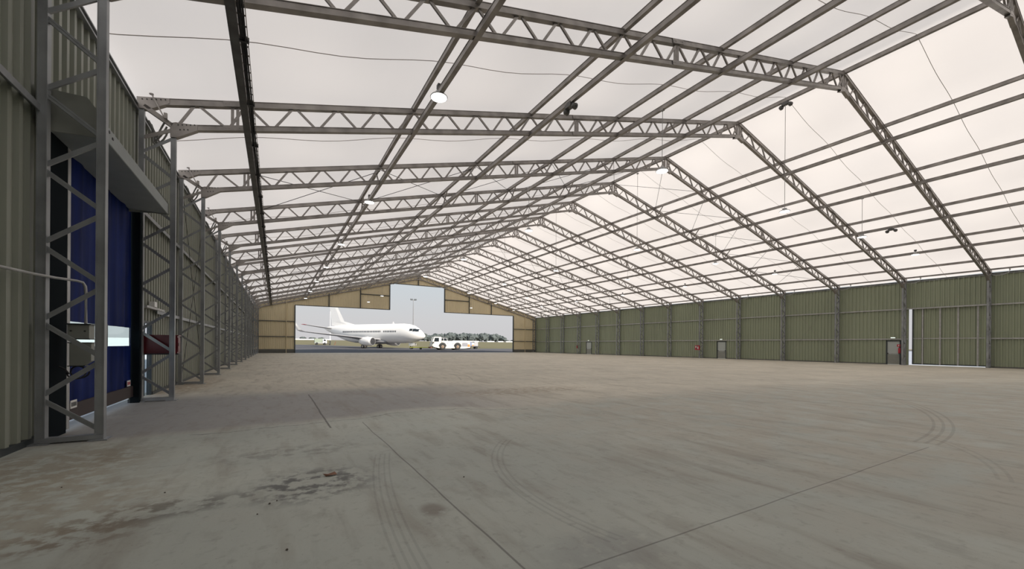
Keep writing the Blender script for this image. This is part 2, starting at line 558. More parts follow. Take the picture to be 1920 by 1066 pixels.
RD = (9.45, 13.45, 0, 4.95)         # blue roll-up door
GD = (14.42, 15.34, 0, 2.1)         # glazed side door
FD1 = (55.0, 56.6, 0, 2.15)
FD2 = (66.0, 67.8, 0, 2.15)
mb = MB(); ribbed_wall(mb, XWL, 1, 7.5, [RD, GD, FD1, FD2])
wl = struct('wall_left', mb, M['clad_left'], 'grey-green ribbed steel cladding of the left side wall')
mb = MB(); mb.bb((XWL - .02, YB, 0), (XWL + .075, RD[0], .09)); mb.bb((XWL - .02, RD[1], 0), (XWL + .075, GD[0], .09)); mb.bb((XWL - .02, GD[1], 0), (XWL + .075, FD1[0], .09))
struct('baseboard_left', mb, M['slate'], 'dark base trim along the left wall', 'baseboard')
SD = (8.86, 13.42, 0, 5.0)
PDS = [(13.97, 14.93, 0, 2.18), (30.45, 31.62, 0, 2.18), (55.6, 57.0, 0, 2.2)]
mb = MB(); ribbed_wall(mb, XWR, -1, 7.45, [SD] + PDS)
struct('wall_right', mb, M['clad'], 'olive green ribbed steel cladding of the right side wall')
mb = MB(); mb.bb((XWR - .075, 14.95, 0), (XWR + .02, 30.4, .1)); mb.bb((XWR - .075, 31.65, 0), (XWR + .02, 55.5, .1)); mb.bb((XWR - .075, 57.1, 0), (XWR + .02, YG, .1)); mb.bb((XWR - .075, YB, 0), (XWR + .02, 8.7, .1))
struct('baseboard_right', mb, M['kick'], 'grey base trim along the right wall', 'baseboard')

# far gable wall with stepped opening
OP = (2.64, 43.3, 7.66); NT = (17.6, 27.96, 12.42)


def gable_sheet(mb, x0, x1, f0, f1):
    n = max(1, int((x1 - x0) / .25))
    for i in range(n):
        a = x0 + (x1 - x0) * i / n; b = x0 + (x1 - x0) * (i + 1) / n; c = a + (b - a) * .6; d = a + (b - a) * .75
        for (u, w, h0, h1) in ((a, c, 0, 0), (c, d, 0, -.03), (d, b, -.03, 0)):
            q = [(u, YG + h0, f0(u)), (w, YG + h1, f0(w)), (w, YG + h1, f1(w)), (u, YG + h0, f1(u))]
            mb.add(q, [(0, 1, 2, 3)])


mb = MB(); top = lambda x: zt(x) + .12
gable_sheet(mb, XWL, OP[0], lambda x: 0, top); gable_sheet(mb, OP[1], XWR, lambda x: 0, top)
gable_sheet(mb, OP[0], NT[0], lambda x: OP[2], top); gable_sheet(mb, NT[1], OP[1], lambda x: OP[2], top)
gable_sheet(mb, NT[0], NT[1], lambda x: NT[2], top)
struct('wall_back', mb, M['gable'], 'tan ribbed gable wall around the stepped aircraft doorway')
mb = MB(); mb.prism([(XWL, 0), (XWR, 0), (XWR, zt(XWR) + .1), (XA, ZT + .1), (XWL, zt(XWL) + .1)], YB - .1, YB)
struct('wall_front', mb, M['clad_left'], 'gable wall behind the camera')
mb = MB()
for (a, b) in ((XWL, OP[0]), (OP[1], XWR)): mb.bb((a, YG - .09, 0), (b, YG - .02, .6))
struct('baseboard_back', mb, M['kick'], 'dark grey skirting at the foot of the gable wall', 'baseboard')
# opening trim
mb = MB(); w = .16
for x in (OP[0], OP[1]): mb.bb((x - w / 2, YG - .16, 0), (x + w / 2, YG + .1, OP[2]))
for x in (NT[0], NT[1]): mb.bb((x - w / 2, YG - .12, OP[2]), (x + w / 2, YG + .1, NT[2]))
mb.bb((OP[0], YG - .02, OP[2] - .02), (NT[0], YG + .1, OP[2] + .1)); mb.bb((NT[1], YG - .02, OP[2] - .02), (OP[1], YG + .1, OP[2] + .1))
mb.bb((NT[0], YG - .02, NT[2] - .02), (NT[1], YG + .1, NT[2] + .1))
struct('trim_1', mb, M['slate'], 'dark edge trim of the stepped gable opening', 'trim')

# gable posts and rails
for i, (x, z0) in enumerate([(1.43, .0), (7.63, OP[2]), (12.61, OP[2]), (22.8, NT[2]), (33.1, OP[2]), (38.03, OP[2]), (46.2, 0)]):
    pm = MB(); pm.beam((x, YG - .13, z0), (x, YG - .13, zt(x) - .5), .12 if i not in (0, 6) else .07, .14, (0, 1, 0))
    pos = ['on the wall panel left of the aircraft doorway', 'first above the doorway from its left end', 'second above the doorway from its left end',
           'under the roof peak above the raised doorway', 'just right of the raised doorway', 'near the right end above the doorway',
           'on the wall panel right of the aircraft doorway'][i]
    solo('gable_post', pm, M['slate'] if i not in (0, 6) else M['gable'], (x, YG - .13, z0), 'steel post on the tan gable wall, ' + pos, 'post', 'posts of the gable wall')
for i, (a, b, z) in enumerate([(XWL + .1, OP[0], 5.05), (XWL + .1, OP[0], 2.6), (OP[1], XWR - .1, 4.9), (OP[1], XWR - .1, 2.35), (12.6, NT[0], 10.17), (NT[1], 33.1, 10.1)]):
    pm = MB(); pm.bb((a, YG - .15, z - .07), (b, YG - .04, z + .05))
    pos = ['upper one left of the doorway', 'lower one left of the doorway', 'upper one right of the doorway', 'lower one right of the doorway',
           'high up left of the raised doorway', 'high up right of the raised doorway'][i]
    solo('gable_girt', pm, M['slate'] if i > 3 else M['kick'], (a, YG - .1, z), 'horizontal rail on the tan gable wall, ' + pos, 'rail', 'rails of the gable wall')

# side girts and eave beams
def girt(x, z, sgn, label, y0=YB, y1=YG, mat='steel_col'):
    pm = MB(); pm.bb((x - .05, y0, z - .01), (x + .05, y1, z + .012)); pm.bb((x - sgn * .05 - .008, y0, z - .09), (x - sgn * .05 + .008, y1, z + .012))
    return solo('wall_girt', pm, M[mat], (x, y0, z), label, 'rail', 'horizontal rails of the side walls')


girt(XWL + .1, 4.95, -1, 'upper horizontal rail on the left wall, near part before the blue door', YB, 8.62)
girt(XWL + .1, 4.95, -1, 'upper horizontal steel rail along the left wall, far part beyond the blue door', 13.9, YG)
girt(XWL + .1, 2.43, -1, 'lower horizontal steel rail along the left wall, far part past the red cabinet', 15.4, YG)
girt(XWR - .1, 5.05, 1, 'upper horizontal steel rail along the olive right wall', mat='steel_light')  # lighter zinc paints in the highlight along the right wall rails
girt(XWR - .1, 2.36, 1, 'lower horizontal steel rail along the olive right wall', 13.45, YG, 'steel_light')
girt(XWR - .1, 2.36, 1, 'lower horizontal steel rail on the olive right wall at the picture edge', YB, 8.8, 'steel_light')
for (x, sg, side) in ((XWL + .06, 1, 'left'), (XWR - .06, -1, 'right')):
    pm = MB(); pm.bb((x - .06, YB, 7.36), (x + .06, YG, 7.40)); pm.bb((x - sg * .06, YB, 7.36), (x - sg * .05, YG, 7.52)); pm.bb((x - .06, YB, 7.49), (x + .06, YG, 7.52))
    solo('eave_beam', pm, M['steel_col'], (x, YB, 7.4), 'long dark eave beam along the top of the %s wall' % side, 'beam', 'eave beams')

# ----------------------------------------------------------------- portal frames
BAR = {}


def bar_mesh(L, w, h, key):
    k = (round(L, 3), w, h, key)
    if k not in BAR:
        b = MB(); b.box((L / 2, 0, 0), (L, w, h)); b.box((L / 2, -w / 2, -h / 2), (L * .98, .012, h * .5))
        BAR[k] = b.mesh(key, M['steel'] if key != 'lacing_bar' else M['steel_col'])
    return BAR[k]


def put_bar(name, parent, p0, p1, w, h, yoff=0):
    d = Vector((p1[0] - p0[0], 0, p1[1] - p0[1])); L = d.length; d.normalize()
    yv = Vector((0, 1, 0)); zv = d.cross(yv)
    o = bpy.data.objects.new(name, bar_mesh(L, w, h, name)); COL.objects.link(o); o.parent = parent
    m = Matrix((d, yv, zv)).transposed().to_4x4(); m.translation = Vector((p0[0], yoff, p0[1])); o.matrix_local = m
    return o


def side_x(s, X):   # mirror: s=-1 keeps left, s=+1 mirrors to right; local to ridge
    return (X - XA) if s < 0 else (XA - X) * (XRO - XA) / (XA - XLO)


def frame_proto(y):
    f = empty('portal_frame', (XA, y, 0))
    for s in (-1, 1):
        X = lambda v: side_x(s, v)
        zT = lambda v: ZT - SL * abs(v - XA) - .035
        zB = lambda v: ZB - (ZB - ZK) / (XA - XLI) * abs(v - XA) + .03
        # column
        c = MB()
        c.chord((X(XLO), 0, 0), (X(XLO), 0, ZE - .1), .12, .105, (1, 0, 0))
        c.chord((X(XLI), 0, 0), (X(XLI), 0, ZK), .12, .105, (1, 0, 0))
        c.bb((min(X(XLO), X(XLI)) - .05, -.07, .02), (max(X(XLO), X(XLI)) + .05, .07, .09))
        for v in (XLO, XLI): c.bb((X(v) - .11, -.13, 0), (X(v) + .11, .13, .018))
        col = link('column', c.mesh('column', M['steel_col']), f)
        z = .12; i = 0; H = ZK - .2; n = 12
        for i in range(n):
            za = .12 + (H - .12) * i / n + .03; zb_ = .12 + (H - .12) * (i + 1) / n - .03
            a, b = (XLI, XLO) if i % 2 == 0 else (XLO, XLI)
            put_bar('lacing_bar', col, (X(a), za), (X(b), zb_), .05, .055)
        # rafter chords
        r = MB()
        r.chord((X(XLO), 0, zT(XLO)), (0, 0, ZT - .035), .15, .16)
        r.chord((X(XLI), 0, ZK + .03), (0, 0, ZB + .03), .15, .14)
        raf = link('rafter', r.mesh('rafter', M['steel']), f)
        # web
        xt = [-1.85] + [-.73 + 1.1825 * i for i in range(21)]
        nodes = [(XLI, 'b'), (-1.85, 't'), (-1.2, 'b'), (-.73, 't')]
        for i in range(1, 21):
            nodes.append((-.73 + 1.1825 * (i - .5), 'b')); nodes.append((-.73 + 1.1825 * i, 't'))
        pts = [((X(v) , (zT(v) - .06) if q == 't' else (zB(v) + .05)), q) for v, q in nodes]
        for (a, qa), (b, qb) in zip(pts, pts[1:]):
            e = .06 * (1 if b[0] > a[0] else -1)
            put_bar('web_bar', raf, (a[0] + e, a[1]), (b[0] - e, b[1]), .055, .055)
        for v in (-1.02, 11.05):
            for e in (-.06, .06):
                put_bar('splice_post', raf, (X(v) + e, zB(v)), (X(v) + e + (.0 if e > 0 else .0), zT(v)), .05, .06)
            for zz in (zB(v), zT(v)):
                g = MB(); g.box((X(v), -.082, zz), (.52, .012, .14), Matrix.Rotation(-math.atan(SL) if s < 0 else math.atan(SL), 3, 'Y'))
                for q in (-.2, -.12, .12, .2): g.box((X(v) + q, -.09, zz + (q if s < 0 else -q) * SL), (.028, .012, .028))
                gp = link('splice_plate', g.mesh('splice_plate', M['steel']), raf)
        # ridge fan
        for e in (.10, .42):
            put_bar('ridge_bar', raf, ((-1 if s < 0 else 1) * .10, ZB + .02), ((-1 if s < 0 else 1) * e, ZT - .14 - SL * e), .06, .06)
        g = MB(); e = -1 if s < 0 else 1
        g.prism([(0, ZB - .1), (e * .45, ZB - .24), (e * .3, ZB + .02), (0, ZB + .08)], -.07, .07)
        link('ridge_gusset', g.mesh('ridge_gusset', M['steel']), raf)
        # knee and eave gussets with bolts
        g = MB(); xk = X(XLI); e = 1 if s < 0 else -1
        g.prism([(xk - e * .06, ZK - .24), (xk - e * .07, ZK + .12), (xk + e * .05, ZK + .17), (xk + e * .50, ZK + .215), (xk + e * .50, ZK + .08), (xk + e * .07, ZK - .22)], -.08, .08)
        bo = MB()
        for q in range(5): bo.box((xk + e * (.10 + q * .085), -.083, ZK + .115 + q * .022), (.026, .012, .026))
        for q in range(3): bo.box((xk + e * (.14 + q * .08), -.083, ZK + .0 + q * .02), (.026, .012, .026))
        kg = link('knee_gusset', g.mesh('knee_gusset', M['steel']), f); link('bolt_row', bo.mesh('bolt_row', M['dark']), kg)
        g = MB(); xe = X(XLO); ze = zT(XLO)
        g.prism([(xe - e * .08, ze - .2), (xe - e * .09, ze + .08), (xe + e * .55, ze + .08 + .55 * SL), (xe + e * .55, ze - .05 + .55 * SL), (xe + e * .15, ze - .17)], -.08, .08)
        bo = MB()
        for q in range(6): bo.box((xe + e * (.02 + q * .09), -.083, ze + .045 + q * .09 * SL), (.026, .012, .026))
        eg = link('eave_gusset', g.mesh('eave_gusset', M['steel']), f); link('bolt_row', bo.mesh('bolt_row', M['dark']), eg)
        put_bar('knee_brace', f, (xe + e * .05, ze - .1), (xk - e * .02, ZK + .08), .16, .09)
        put_bar('knee_brace', f, (xe + e * .04, ZK - .35), (xk - e * .02, ZK - .02), .06, .07)
    return f


fr = frame_proto(FY(0))
frames = [fr]
for k in range(1, NF):
    c = copy_tree(fr); c.location = (XA, FY(k), 0); frames.append(c)
for k, f in enumerate(frames):
    if k == 0: lab = 'nearest steel lattice portal frame, only its peak in view at top right'
    elif k == 1: lab = 'steel lattice portal frame, largest full one, its column left of the blue door'
    elif k == 2: lab = 'steel lattice portal frame whose left column stands right of the blue door'
    elif k == NF - 1: lab = 'farthest steel lattice portal frame, standing against the tan gable wall'
    else: lab = 'steel lattice portal frame, %s column along the left wall counted from the front' % ORD[k - 1]
    tag(f, lab, 'roof frame', 'steel lattice portal frames')

# small eave fittings of the near frames: prop arm and loop of cable as parts
for k in range(2, 6):
    y = FY(k); f = frames[k]; WL[f.name] = (XA, y, 0)
    pm = MB(); pm.beam((-2.75, y - .12, 7.78), (-2.5, y - .2, 7.25), .03, .04, (0, 1, 0)); pm.box((-2.76, y - .12, 7.8), (.08, .06, .03)); pm.box((-2.47, y - .18, 7.3), (.07, .06, .14))
    part('prop_arm', pm, M['steel'], f)
    pm = MB()
    for j in range(3):
        pm.tube([(-2.86 + .32 * t + .05 * math.sin(6 * t + j), y + .12 + j * .05, 7.3 - .55 * math.sin(math.pi * (t * .85 + .05)) - .06 * j + .1 * t) for t in [i / 10 for i in range(11)]], .022, 6)
    part('cable_loop', pm, M['grey_cable'], f)
for k in range(1, 6):
    y = FY(k); f = frames[k]; WL[f.name] = (XA, y, 0)
    pm = MB()
    pm.tube([(48.7, y - .1, 7.35), (48.55, y - .35, 7.22), (48.6, y - .7, 7.25), (48.75, y - .95, 7.4), (48.8, y - 1.0, 7.6)], .02, 5)
    pm.box((48.8, y - 1.0, 7.66), (.08, .08, .14))
    part('prop_arm', pm, M['steel_light'], f)

# ----------------------------------------------------------------- purlins
M['steel_dark'] = pbr('dark_purlin_steel', (.13, .13, .135), .45, .4, .3, 3)  # darker steel tone for the lowest left purlin pair


def purlin(x, z, label, w=.09, h=.15, grp='roof purlins', y0=YB, y1=YG - .1, mat='steel'):
    pm = MB(); pm.bb((x - w / 2, y0, z - h / 2), (x + w / 2, y1, z + h / 2))
    for e in (-1, 1): pm.bb((x - w / 2 - .012, y0, z + e * h / 2 - .008), (x + w / 2 + .012, y1, z + e * h / 2 + .008))
    return solo('roof_purlin', pm, M[mat], (x, y0, z), label, 'purlin', grp)


PX = [XA + PUR * j for j in range(-5, 6)]
for j, x in zip(range(-5, 6), PX):
    if j == 0:
        purlin(x, ZT + .02, 'single ridge purlin running along the peak of the roof', .12, .16); continue
    side = 'left' if j < 0 else 'right'
    n = abs(j)
    where = ['', 'next to the ridge', 'second from the ridge', 'third from the ridge', 'fourth from the ridge', 'lowest, next to the eave'][n]
    purlin(x, zt(x) + .05, 'upper purlin of a pair on the %s roof slope, %s' % (side, where), .11 if j == -5 else .09, .15, mat='steel_dark' if j == -5 else 'steel')
    if j == 5: continue
    purlin(x, zb(x) - .0, 'lower purlin of a pair on the %s roof slope, %s' % (side, where), .13 if j == -5 else .10, .16, mat='steel_dark' if j == -5 else 'steel')
purlin(47.95, 7.66, 'thin eave purlin just above the top of the right wall', .07, .10)

# cable tray beside the heavy left purlin
tr = empty('cable_tray', (-.58, YB, zb(-.5)))
tag(tr, 'long narrow cable tray with black cables under the left roof beside the heavy purlin', 'cable tray')
zz = zb(-.58) - .06; pm = MB()
for dx in (-.07, .07): pm.bb((-.58 + dx - .006, YB, zz - .03), (-.58 + dx + .006, YG - .2, zz + .03))
y = YB
while y < YG - .3:
    pm.bb((-.65, y, zz - .025), (-.51, y + .03, zz - .01)); y += .3
part('tray_ladder', pm, M['steel'], tr)
for j in range(3):
    pm = MB(); pm.tube([(-.615 + j * .035, YB + (YG - .3 - YB) * i / 90, zz - .03 + .015 * math.sin(i * 1.7 + j * 2)) for i in range(91)], .017, 6)
    part('cable', pm, M['black_cable'], tr)
y = 4.6
while y < 60:
    pm = MB(); pm.bb((-.67, y, zz - .06), (-.49, y + .05, zz + .04)); part('clip', pm, M['dark'], tr); y += 2.45

# struts between the purlin pairs at the braced bays
for (ka, kb) in ((3, 4), (8, 9), (13, 14)):
    for j, x in zip(range(-4, 5), PX[1:-1]):
        if j == 0: continue
        for k, sg in ((ka, 1), (kb, -1)):
            y = FY(k); pm = MB(); p0 = (x, y + sg * .22, zb(x)); p1 = (x, y + sg * .95, zt(x) + .03)
            pm.beam(p0, p1, .055, .055, (1, 0, 0)); pm.box(p0, (.12, .14, .03)); pm.box(p1, (.12, .14, .03))
            side = 'left' if j < 0 else 'right'
            solo('purlin_strut', pm, M['steel'], p0, 'short slanted strut at %s roof frame, %s slope, %s purlin pair from ridge' % (ORD[k], side, ['', 'first', 'second', 'third', 'fourth'][abs(j)]), 'strut', 'struts between purlin pairs')
# roof bracing rods
for (ka, kb) in ((3, 4), (8, 9)):
    for i in range(10):
        x0, x1 = XA + PUR * (i - 5), XA + PUR * (i - 4)
        for q in (0, 1):
            a, b = (x0, x1) if q == 0 else (x1, x0)
            pm = MB(); pm.tube([(a, FY(ka) + .1, zt(a) - .12 - .06 * q), (b, FY(kb) - .1, zt(b) - .12 - .06 * q)], .014, 5)
            side = 'left' if i < 5 else 'right'; n = i if i < 5 else 9 - i
            solo('bracing_rod', pm, M['dark'], (a, FY(ka) + .1, zt(a) - .12),
                 'thin %s rod behind %s roof frame, %s slope, %s panel from eave' % ('rising' if ((q == 0) == (i < 5)) else 'falling', ORD[ka], side, ['first', 'second', 'third', 'fourth', 'fifth'][n]), 'rod', 'roof bracing rods')
# wall bracing rods in bay three
for side, x in (('left', -2.95), ('right', 48.85)):
    for q in (0, 1):
        pm = MB(); z0, z1 = (.15, 7.0) if q == 0 else (7.0, .15)
        pm.tube([(x, FY(3) + .12, z0), (x, FY(4) - .12, z1)], .009, 5)
        solo('bracing_rod', pm, M['dark' if side == 'left' else 'steel'], (x, FY(3) + .12, z0), 'thin diagonal bracing rod on the %s wall, %s away from the camera' % (side, 'rising' if q == 0 else 'falling'), 'rod', 'wall bracing rods')

# ----------------------------------------------------------------- lamps and roof fittings
def lamp_proto(loc, hang):
    o = empty('pendant_lamp', loc)
    h = MB(); h.lathe([(.05, .16), (.10, .15), (.12, .05), (.22, .035), (.25, .0), (.245, -.015)], 20)
    hs = link('housing', h.mesh('housing', M['steel_light']), o)
    d = MB(); d.lathe([(.225, -.012), (.225, -.022), (.0, -.03)], 20)
    link('diffuser', d.mesh('diffuser', M['lamp'], smooth=False), o)
    w = MB(); w.tube([(0, 0, .15), (0, 0, hang)], .012 if hang > .4 else .02, 5)
    if hang < .4: w.box((0, 0, .3), (.1, .14, .12))
    else: w.box((0, 0, hang - .03), (.12, .12, .06))
    link('hanger', w.mesh('hanger', M['grey_cable'] if hang > .4 else M['dark']), o)
    return o


ZL = 8.6
rows = [(4.0, 'leftmost roof lamp row'), (13.46, 'cable-hung row left of the ridge'), (XA, 'cable-hung row under the ridge'), (32.38, 'cable-hung row right of the ridge'), (41.84, 'rightmost row near the olive wall')]
for x, rn in rows:
    hang = max(.32, (zb(x) if abs(x - XA) > 1 else ZT - .1) - ZL - .06); proto = None
    for i in range(7):
        if (x == XA and i >= 5) or (x == 13.46 and i == 4): continue
        y = FY(1.5 + 2 * i)
        if proto is None: proto = lamp_proto((x, y, ZL), hang); o = proto
        else: o = copy_tree(proto); o.location = (x, y, ZL)
        tag(o, '%s round lamp of the %s' % (ORD[i], rn), 'lamp', 'hangar lamps')

for x, z, lab in ((8.73, zb(8.73) - .08, 'dark twin spotlight clamped under a left roof purlin near the camera'),
                  (XA, ZT - .1, 'dark twin spotlight clamped under the ridge purlin'),
                  (37.11, zb(37.11) - .08, 'dark twin spotlight clamped under a right roof purlin')):
    y = FY(1.5); o = empty('twin_spotlight', (x, y, z)); tag(o, lab, 'spotlight', 'twin spotlights')
    pm = MB(); pm.box((x, y, z - .07), (.2, .3, .12)); pm.box((x, y, z + .02), (.14, .2, .08)); part('control_box', pm, M['spot'], o)
    for e in (-1, 1):
        pm = MB(); pm.lathe([(.04, -.1), (.09, -.06), (.11, .06), (.10, .08)], 14, (x + .02, y + e * .22, z - .16), 'x'); pm.box((x, y + e * .18, z - .1), (.04, .1, .06))
        part('spot_head', pm, M['spot'], o)

# ----------------------------------------------------------------- left wall: roll-up door
door = empty('door_1', (XWL, 11.45, 0)); tag(door, 'tall dark blue fabric roll-up door with clear window band', 'door', None, 'structure')
XC = XWL + .06
mb = MB()
ny, nzv = 41, 9


def cpt(y, z): return (XC + .018 * math.sin(y * 5.1 + .5 * math.sin(z)) * min(1, z) + .01 * math.sin(y * 13), y, z)


def cpanel(mb, y0, y1, z0, z1):
    n = max(2, int((y1 - y0) / .1)); q = 6; vs = [cpt(y0 + (y1 - y0) * i / n, z0 + (z1 - z0) * j / q) for j in range(q + 1) for i in range(n + 1)]
    mb.add(vs, [(j * (n + 1) + i, j * (n + 1) + i + 1, (j + 1) * (n + 1) + i + 1, (j + 1) * (n + 1) + i) for j in range(q) for i in range(n)])


cpanel(mb, 9.6, 13.4, .42, 1.42); cpanel(mb, 9.6, 13.4, 1.86, 4.95)
cpanel(mb, 13.28, 13.4, 1.42, 1.86); cpanel(mb, 9.6, 9.66, 1.42, 1.86)
cur = part('curtain', mb, M['curtain'], door, smooth=True)
mb = MB(); mb.bb((XC - .004, 9.66, 1.42), (XC + .004, 13.28, 1.86)); part('window_band', mb, M['vinyl'], door)
mb = MB()
mb.bb((XC + .005, 11.43, 1.40), (XC + .02, 11.50, 1.88)); mb.bb((XC + .005, 11.62, 1.40), (XC + .02, 11.68, 1.88))
part('window_strap', mb, M['slate'], door)
mb = MB(); mb.bb((XC - .02, 9.58, .16), (XC + .03, 13.42, .43)); part('bottom_bar', mb, pbr('bottom_bar_dark', (.045, .03, .03), .6), door)
for (y, z) in ((9.98, .42), (13.05, .52)):
    mb = MB(); mb.bb((XC + .03, y - .13, z - .07), (XC + .036, y + .13, z + .07)); st = part('sticker', mb, M['white'], door)
    mb = MB()
    for i in range(4): mb.bb((XC + .036, y - .1 + i * .055, z - .035), (XC + .039, y - .065 + i * .055, z + .035))
    part('print', mb, M['red'] if y > 12 else M['dark'], st)
mb = MB(); mb.bb((XWL + .02, 8.92, 0), (XWL + .15, 9.50, 5.0)); part('side_housing', mb, M['black_frame'], door)
mb = MB(); mb.bb((XWL + .03, 13.42, 0), (XWL + .20, 13.56, 5.0)); part('side_housing', mb, M['black_frame'], door)
mb = MB(); mb.bb((XWL + .08, 9.52, .05), (XWL + .15, 9.63, 4.75)); part('guide_rail', mb, M['steel_light'], door)
# hood
hp = [(-3.08, 4.72), (-2.36, 4.72), (-2.35, 4.73), (-2.35, 4.965), (-2.56, 5.27), (-3.08, 5.27)]
mb = MB(); mb.prism(hp, 8.78, 13.12); hd = part('hood', mb, M['hood'], door)
mb = MB(); mb.prism([(-3.1, 4.66), (-2.6, 4.70), (-2.33, 4.70), (-2.33, 4.98), (-2.55, 5.3), (-3.1, 5.3)], 8.76, 8.785)
mb.prism([(-3.1, 4.66), (-2.6, 4.70), (-2.33, 4.70), (-2.33, 4.98), (-2.55, 5.3), (-3.1, 5.3)], 13.1, 13.125)
part('end_plate', mb, M['box_grey'], hd)
mb = MB()
for (a, z) in ((8.95, 4.9), (9.12, 4.86)): mb.box((-2.346, a, z), (.012, .05, .035))
part('bolt', mb, M['dark'], hd)

# door controls at the first left column
mb = MB(); mb.bb((-2.85, 9.08, 1.56), (-2.6, 9.3, 1.78)); o = solo('control_box', mb, M['box_grey'], (-2.76, 9.2, 1.56), 'grey electrical control box behind the near left column, beside the blue door', 'control box')
mb = MB(); mb.bb((-2.87, 9.06, 1.78), (-2.58, 9.32, 1.80)); mb.bb((-2.87, 9.06, 1.545), (-2.58, 9.32, 1.56)); part('lid', mb, M['slate'], o)
for x in (-2.81, -2.65): mb = MB(); mb.lathe([(.012, -.012), (.012, .0)], 8, (x, 9.08, 1.68), 'y'); part('knob', mb, M['dark'], o)
mb = MB(); mb.prism([(-2.82, 1.50), (-2.57, 1.50), (-2.57, 1.2), (-2.66, 1.13), (-2.82, 1.13)], 9.06, 9.2)
o = solo('motor_cover', mb, M['box_grey'], (-2.76, 9.13, 1.13), 'slanted grey motor cover plate below the control box', 'cover')
mb = MB(); mb.bb((-2.84, 9.05, 1.485), (-2.55, 9.21, 1.50)); mb.bb((-2.84, 9.05, 1.115), (-2.64, 9.21, 1.13)); part('rim', mb, M['slate'], o)
mb = MB(); ps = [(-3.0, YB, 2.44), (-3.0, 7.4, 2.44), (-2.93, 8.2, 2.45), (-2.86, 8.7, 2.465), (-2.80, 8.92, 2.475), (-2.72, 9.0, 2.47), (-2.67, 9.05, 2.455), (-2.65, 9.08, 2.40), (-2.648, 9.1, 2.3), (-2.645, 9.1, 1.8)]
mb.tube(ps, .02, 8); o = solo('conduit', mb, M['steel_light'], ps[-1], 'light grey conduit pipe along the left wall bending down into the control box', 'conduit')
mb = MB()
mb.tube([(-2.92, 9.02, 1.12), (-2.85, 9.0, 1.08), (-2.80, 9.0, 1.0)] + [(-2.73 + .1 * math.cos(a), 9.0 + .012 * i, 1.02 + .1 * math.sin(a)) for i, a in enumerate([math.pi * (1 + t / 6) for t in range(0, 19)])], .012, 6)
solo('cable_coil', mb, M['black_cable'], (-2.76, 9.0, 1.1), 'coil of black cable hanging under the slanted motor cover', 'cable')

# glazed side door
door = empty('door_2', (XWL, 14.88, 0)); tag(door, 'bright glazed side door in the left wall behind the second column', 'door', None, 'structure')
mb = MB(); a, b, _, t = GD
mb.bb((XWL - .05, a, 0), (XWL + .06, a + .06, t)); mb.bb((XWL - .05, b - .06, 0), (XWL + .06, b, t)); mb.bb((XWL - .05, a, t - .06), (XWL + .06, b, t))
part('frame', mb, M['slate'], door)
mb = MB(); mb.bb((XWL - .02, 14.80, .02), (XWL + .01, 14.82, t - .06)); part('stile', mb, M['slate'], door)
mb = MB(); mb.bb((XWL - .01, a + .06, .02), (XWL, b - .06, t - .06)); part('pane', mb, M['pane'], door)
mb = MB(); mb.bb((XWL + .04, 14.2, 2.44), (XWL + .18, 16.2, 2.50)); o = solo('door_canopy', mb, M['steel_light'], (XWL + .1, 15.2, 2.44), 'light metal rail above the glazed side door on the left wall', 'rail')
mb = MB(); mb.box((XWL + .14, 15.0, 2.58), (.12, .28, .14)); o = solo('emergency_light', mb, M['white'], (XWL + .14, 15.0, 2.5), 'white emergency light on the rail above the glazed side door', 'light')
for i, (a, b, _, t) in enumerate((FD1, FD2)):
    door = empty('door_%d' % (3 + i), (XWL, (a + b) / 2, 0)); tag(door, ['glazed doorway far down the left wall', 'farthest glazed doorway on the left wall near the gable'][i], 'door', None, 'structure')
    mb = MB(); mb.bb((XWL - .05, a, 0), (XWL + .06, a + .08, t)); mb.bb((XWL - .05, b - .08, 0), (XWL + .06, b, t)); mb.bb((XWL - .05, a, t - .08), (XWL + .06, b, t)); part('frame', mb, M['slate'], door)
    mb = MB(); mb.bb((XWL - .01, a + .08, .02), (XWL, b - .08, t - .08)); part('pane', mb, M['pane'], door)

# red hose cabinet behind the second left column
o = empty('hose_cabinet', (-2.64, 13.95, 1.2)); tag(o, 'dark red fire hose cabinet fixed behind the second left column', 'cabinet')
mb = MB(); mb.bb((-3.0, 13.78, 1.22), (-2.26, 14.1, 1.68)); part('body', mb, M['red_cab'], o)
mb = MB(); mb.bb((-3.03, 13.75, 1.68), (-2.23, 14.12, 1.705)); part('lid', mb, M['red_cab'], o)
mb = MB(); mb.bb((-3.03, 13.75, 1.19), (-2.23, 14.12, 1.22)); part('base', mb, M['dark'], o)
mb = MB(); mb.bb((-2.26, 13.8, 1.26), (-2.245, 14.08, 1.64)); dd = part('door', mb, M['red_cab'], o)
mb = MB(); mb.bb((-2.245, 13.84, 1.42), (-2.225, 13.86, 1.5)); part('handle', mb, M['steel_light'], dd)

# ----------------------------------------------------------------- right wall: sliding door, doors, fire gear
door = empty('door_5', (XWR, 11.0, 0)); tag(door, 'large olive sliding door with four bright steel posts in the right wall', 'door', None, 'structure')
mb = MB(); ribbed(mb, XWR + .12, 8.86, 13.2, .09, 5.02, -1); part('leaf', mb, M['clad'], door)
for y in (9.29, 10.39, 11.45, 12.54):
    mb = MB(); mb.chord((XWR + .03, y, .1), (XWR + .03, y, 4.98), .09, .06, (1, 0, 0)); part('door_post', mb, M['steel_light'], door)  # light zinc stands in for daylight leaking in along the posts
mb = MB(); mb.bb((XWR - .02, 8.9, 2.32), (XWR + .0, 13.2, 2.40)); part('mid_rail', mb, M['steel_light'], door)
mb = MB(); mb.bb((XWR + .0, 8.86, .07), (XWR + .08, 13.2, .16)); part('bottom_rail', mb, M['slate'], door)
mb = MB(); mb.bb((XWR - .03, 13.12, .08), (XWR + .03, 13.2, 4.98)); part('end_stile', mb, M['slate'], door)
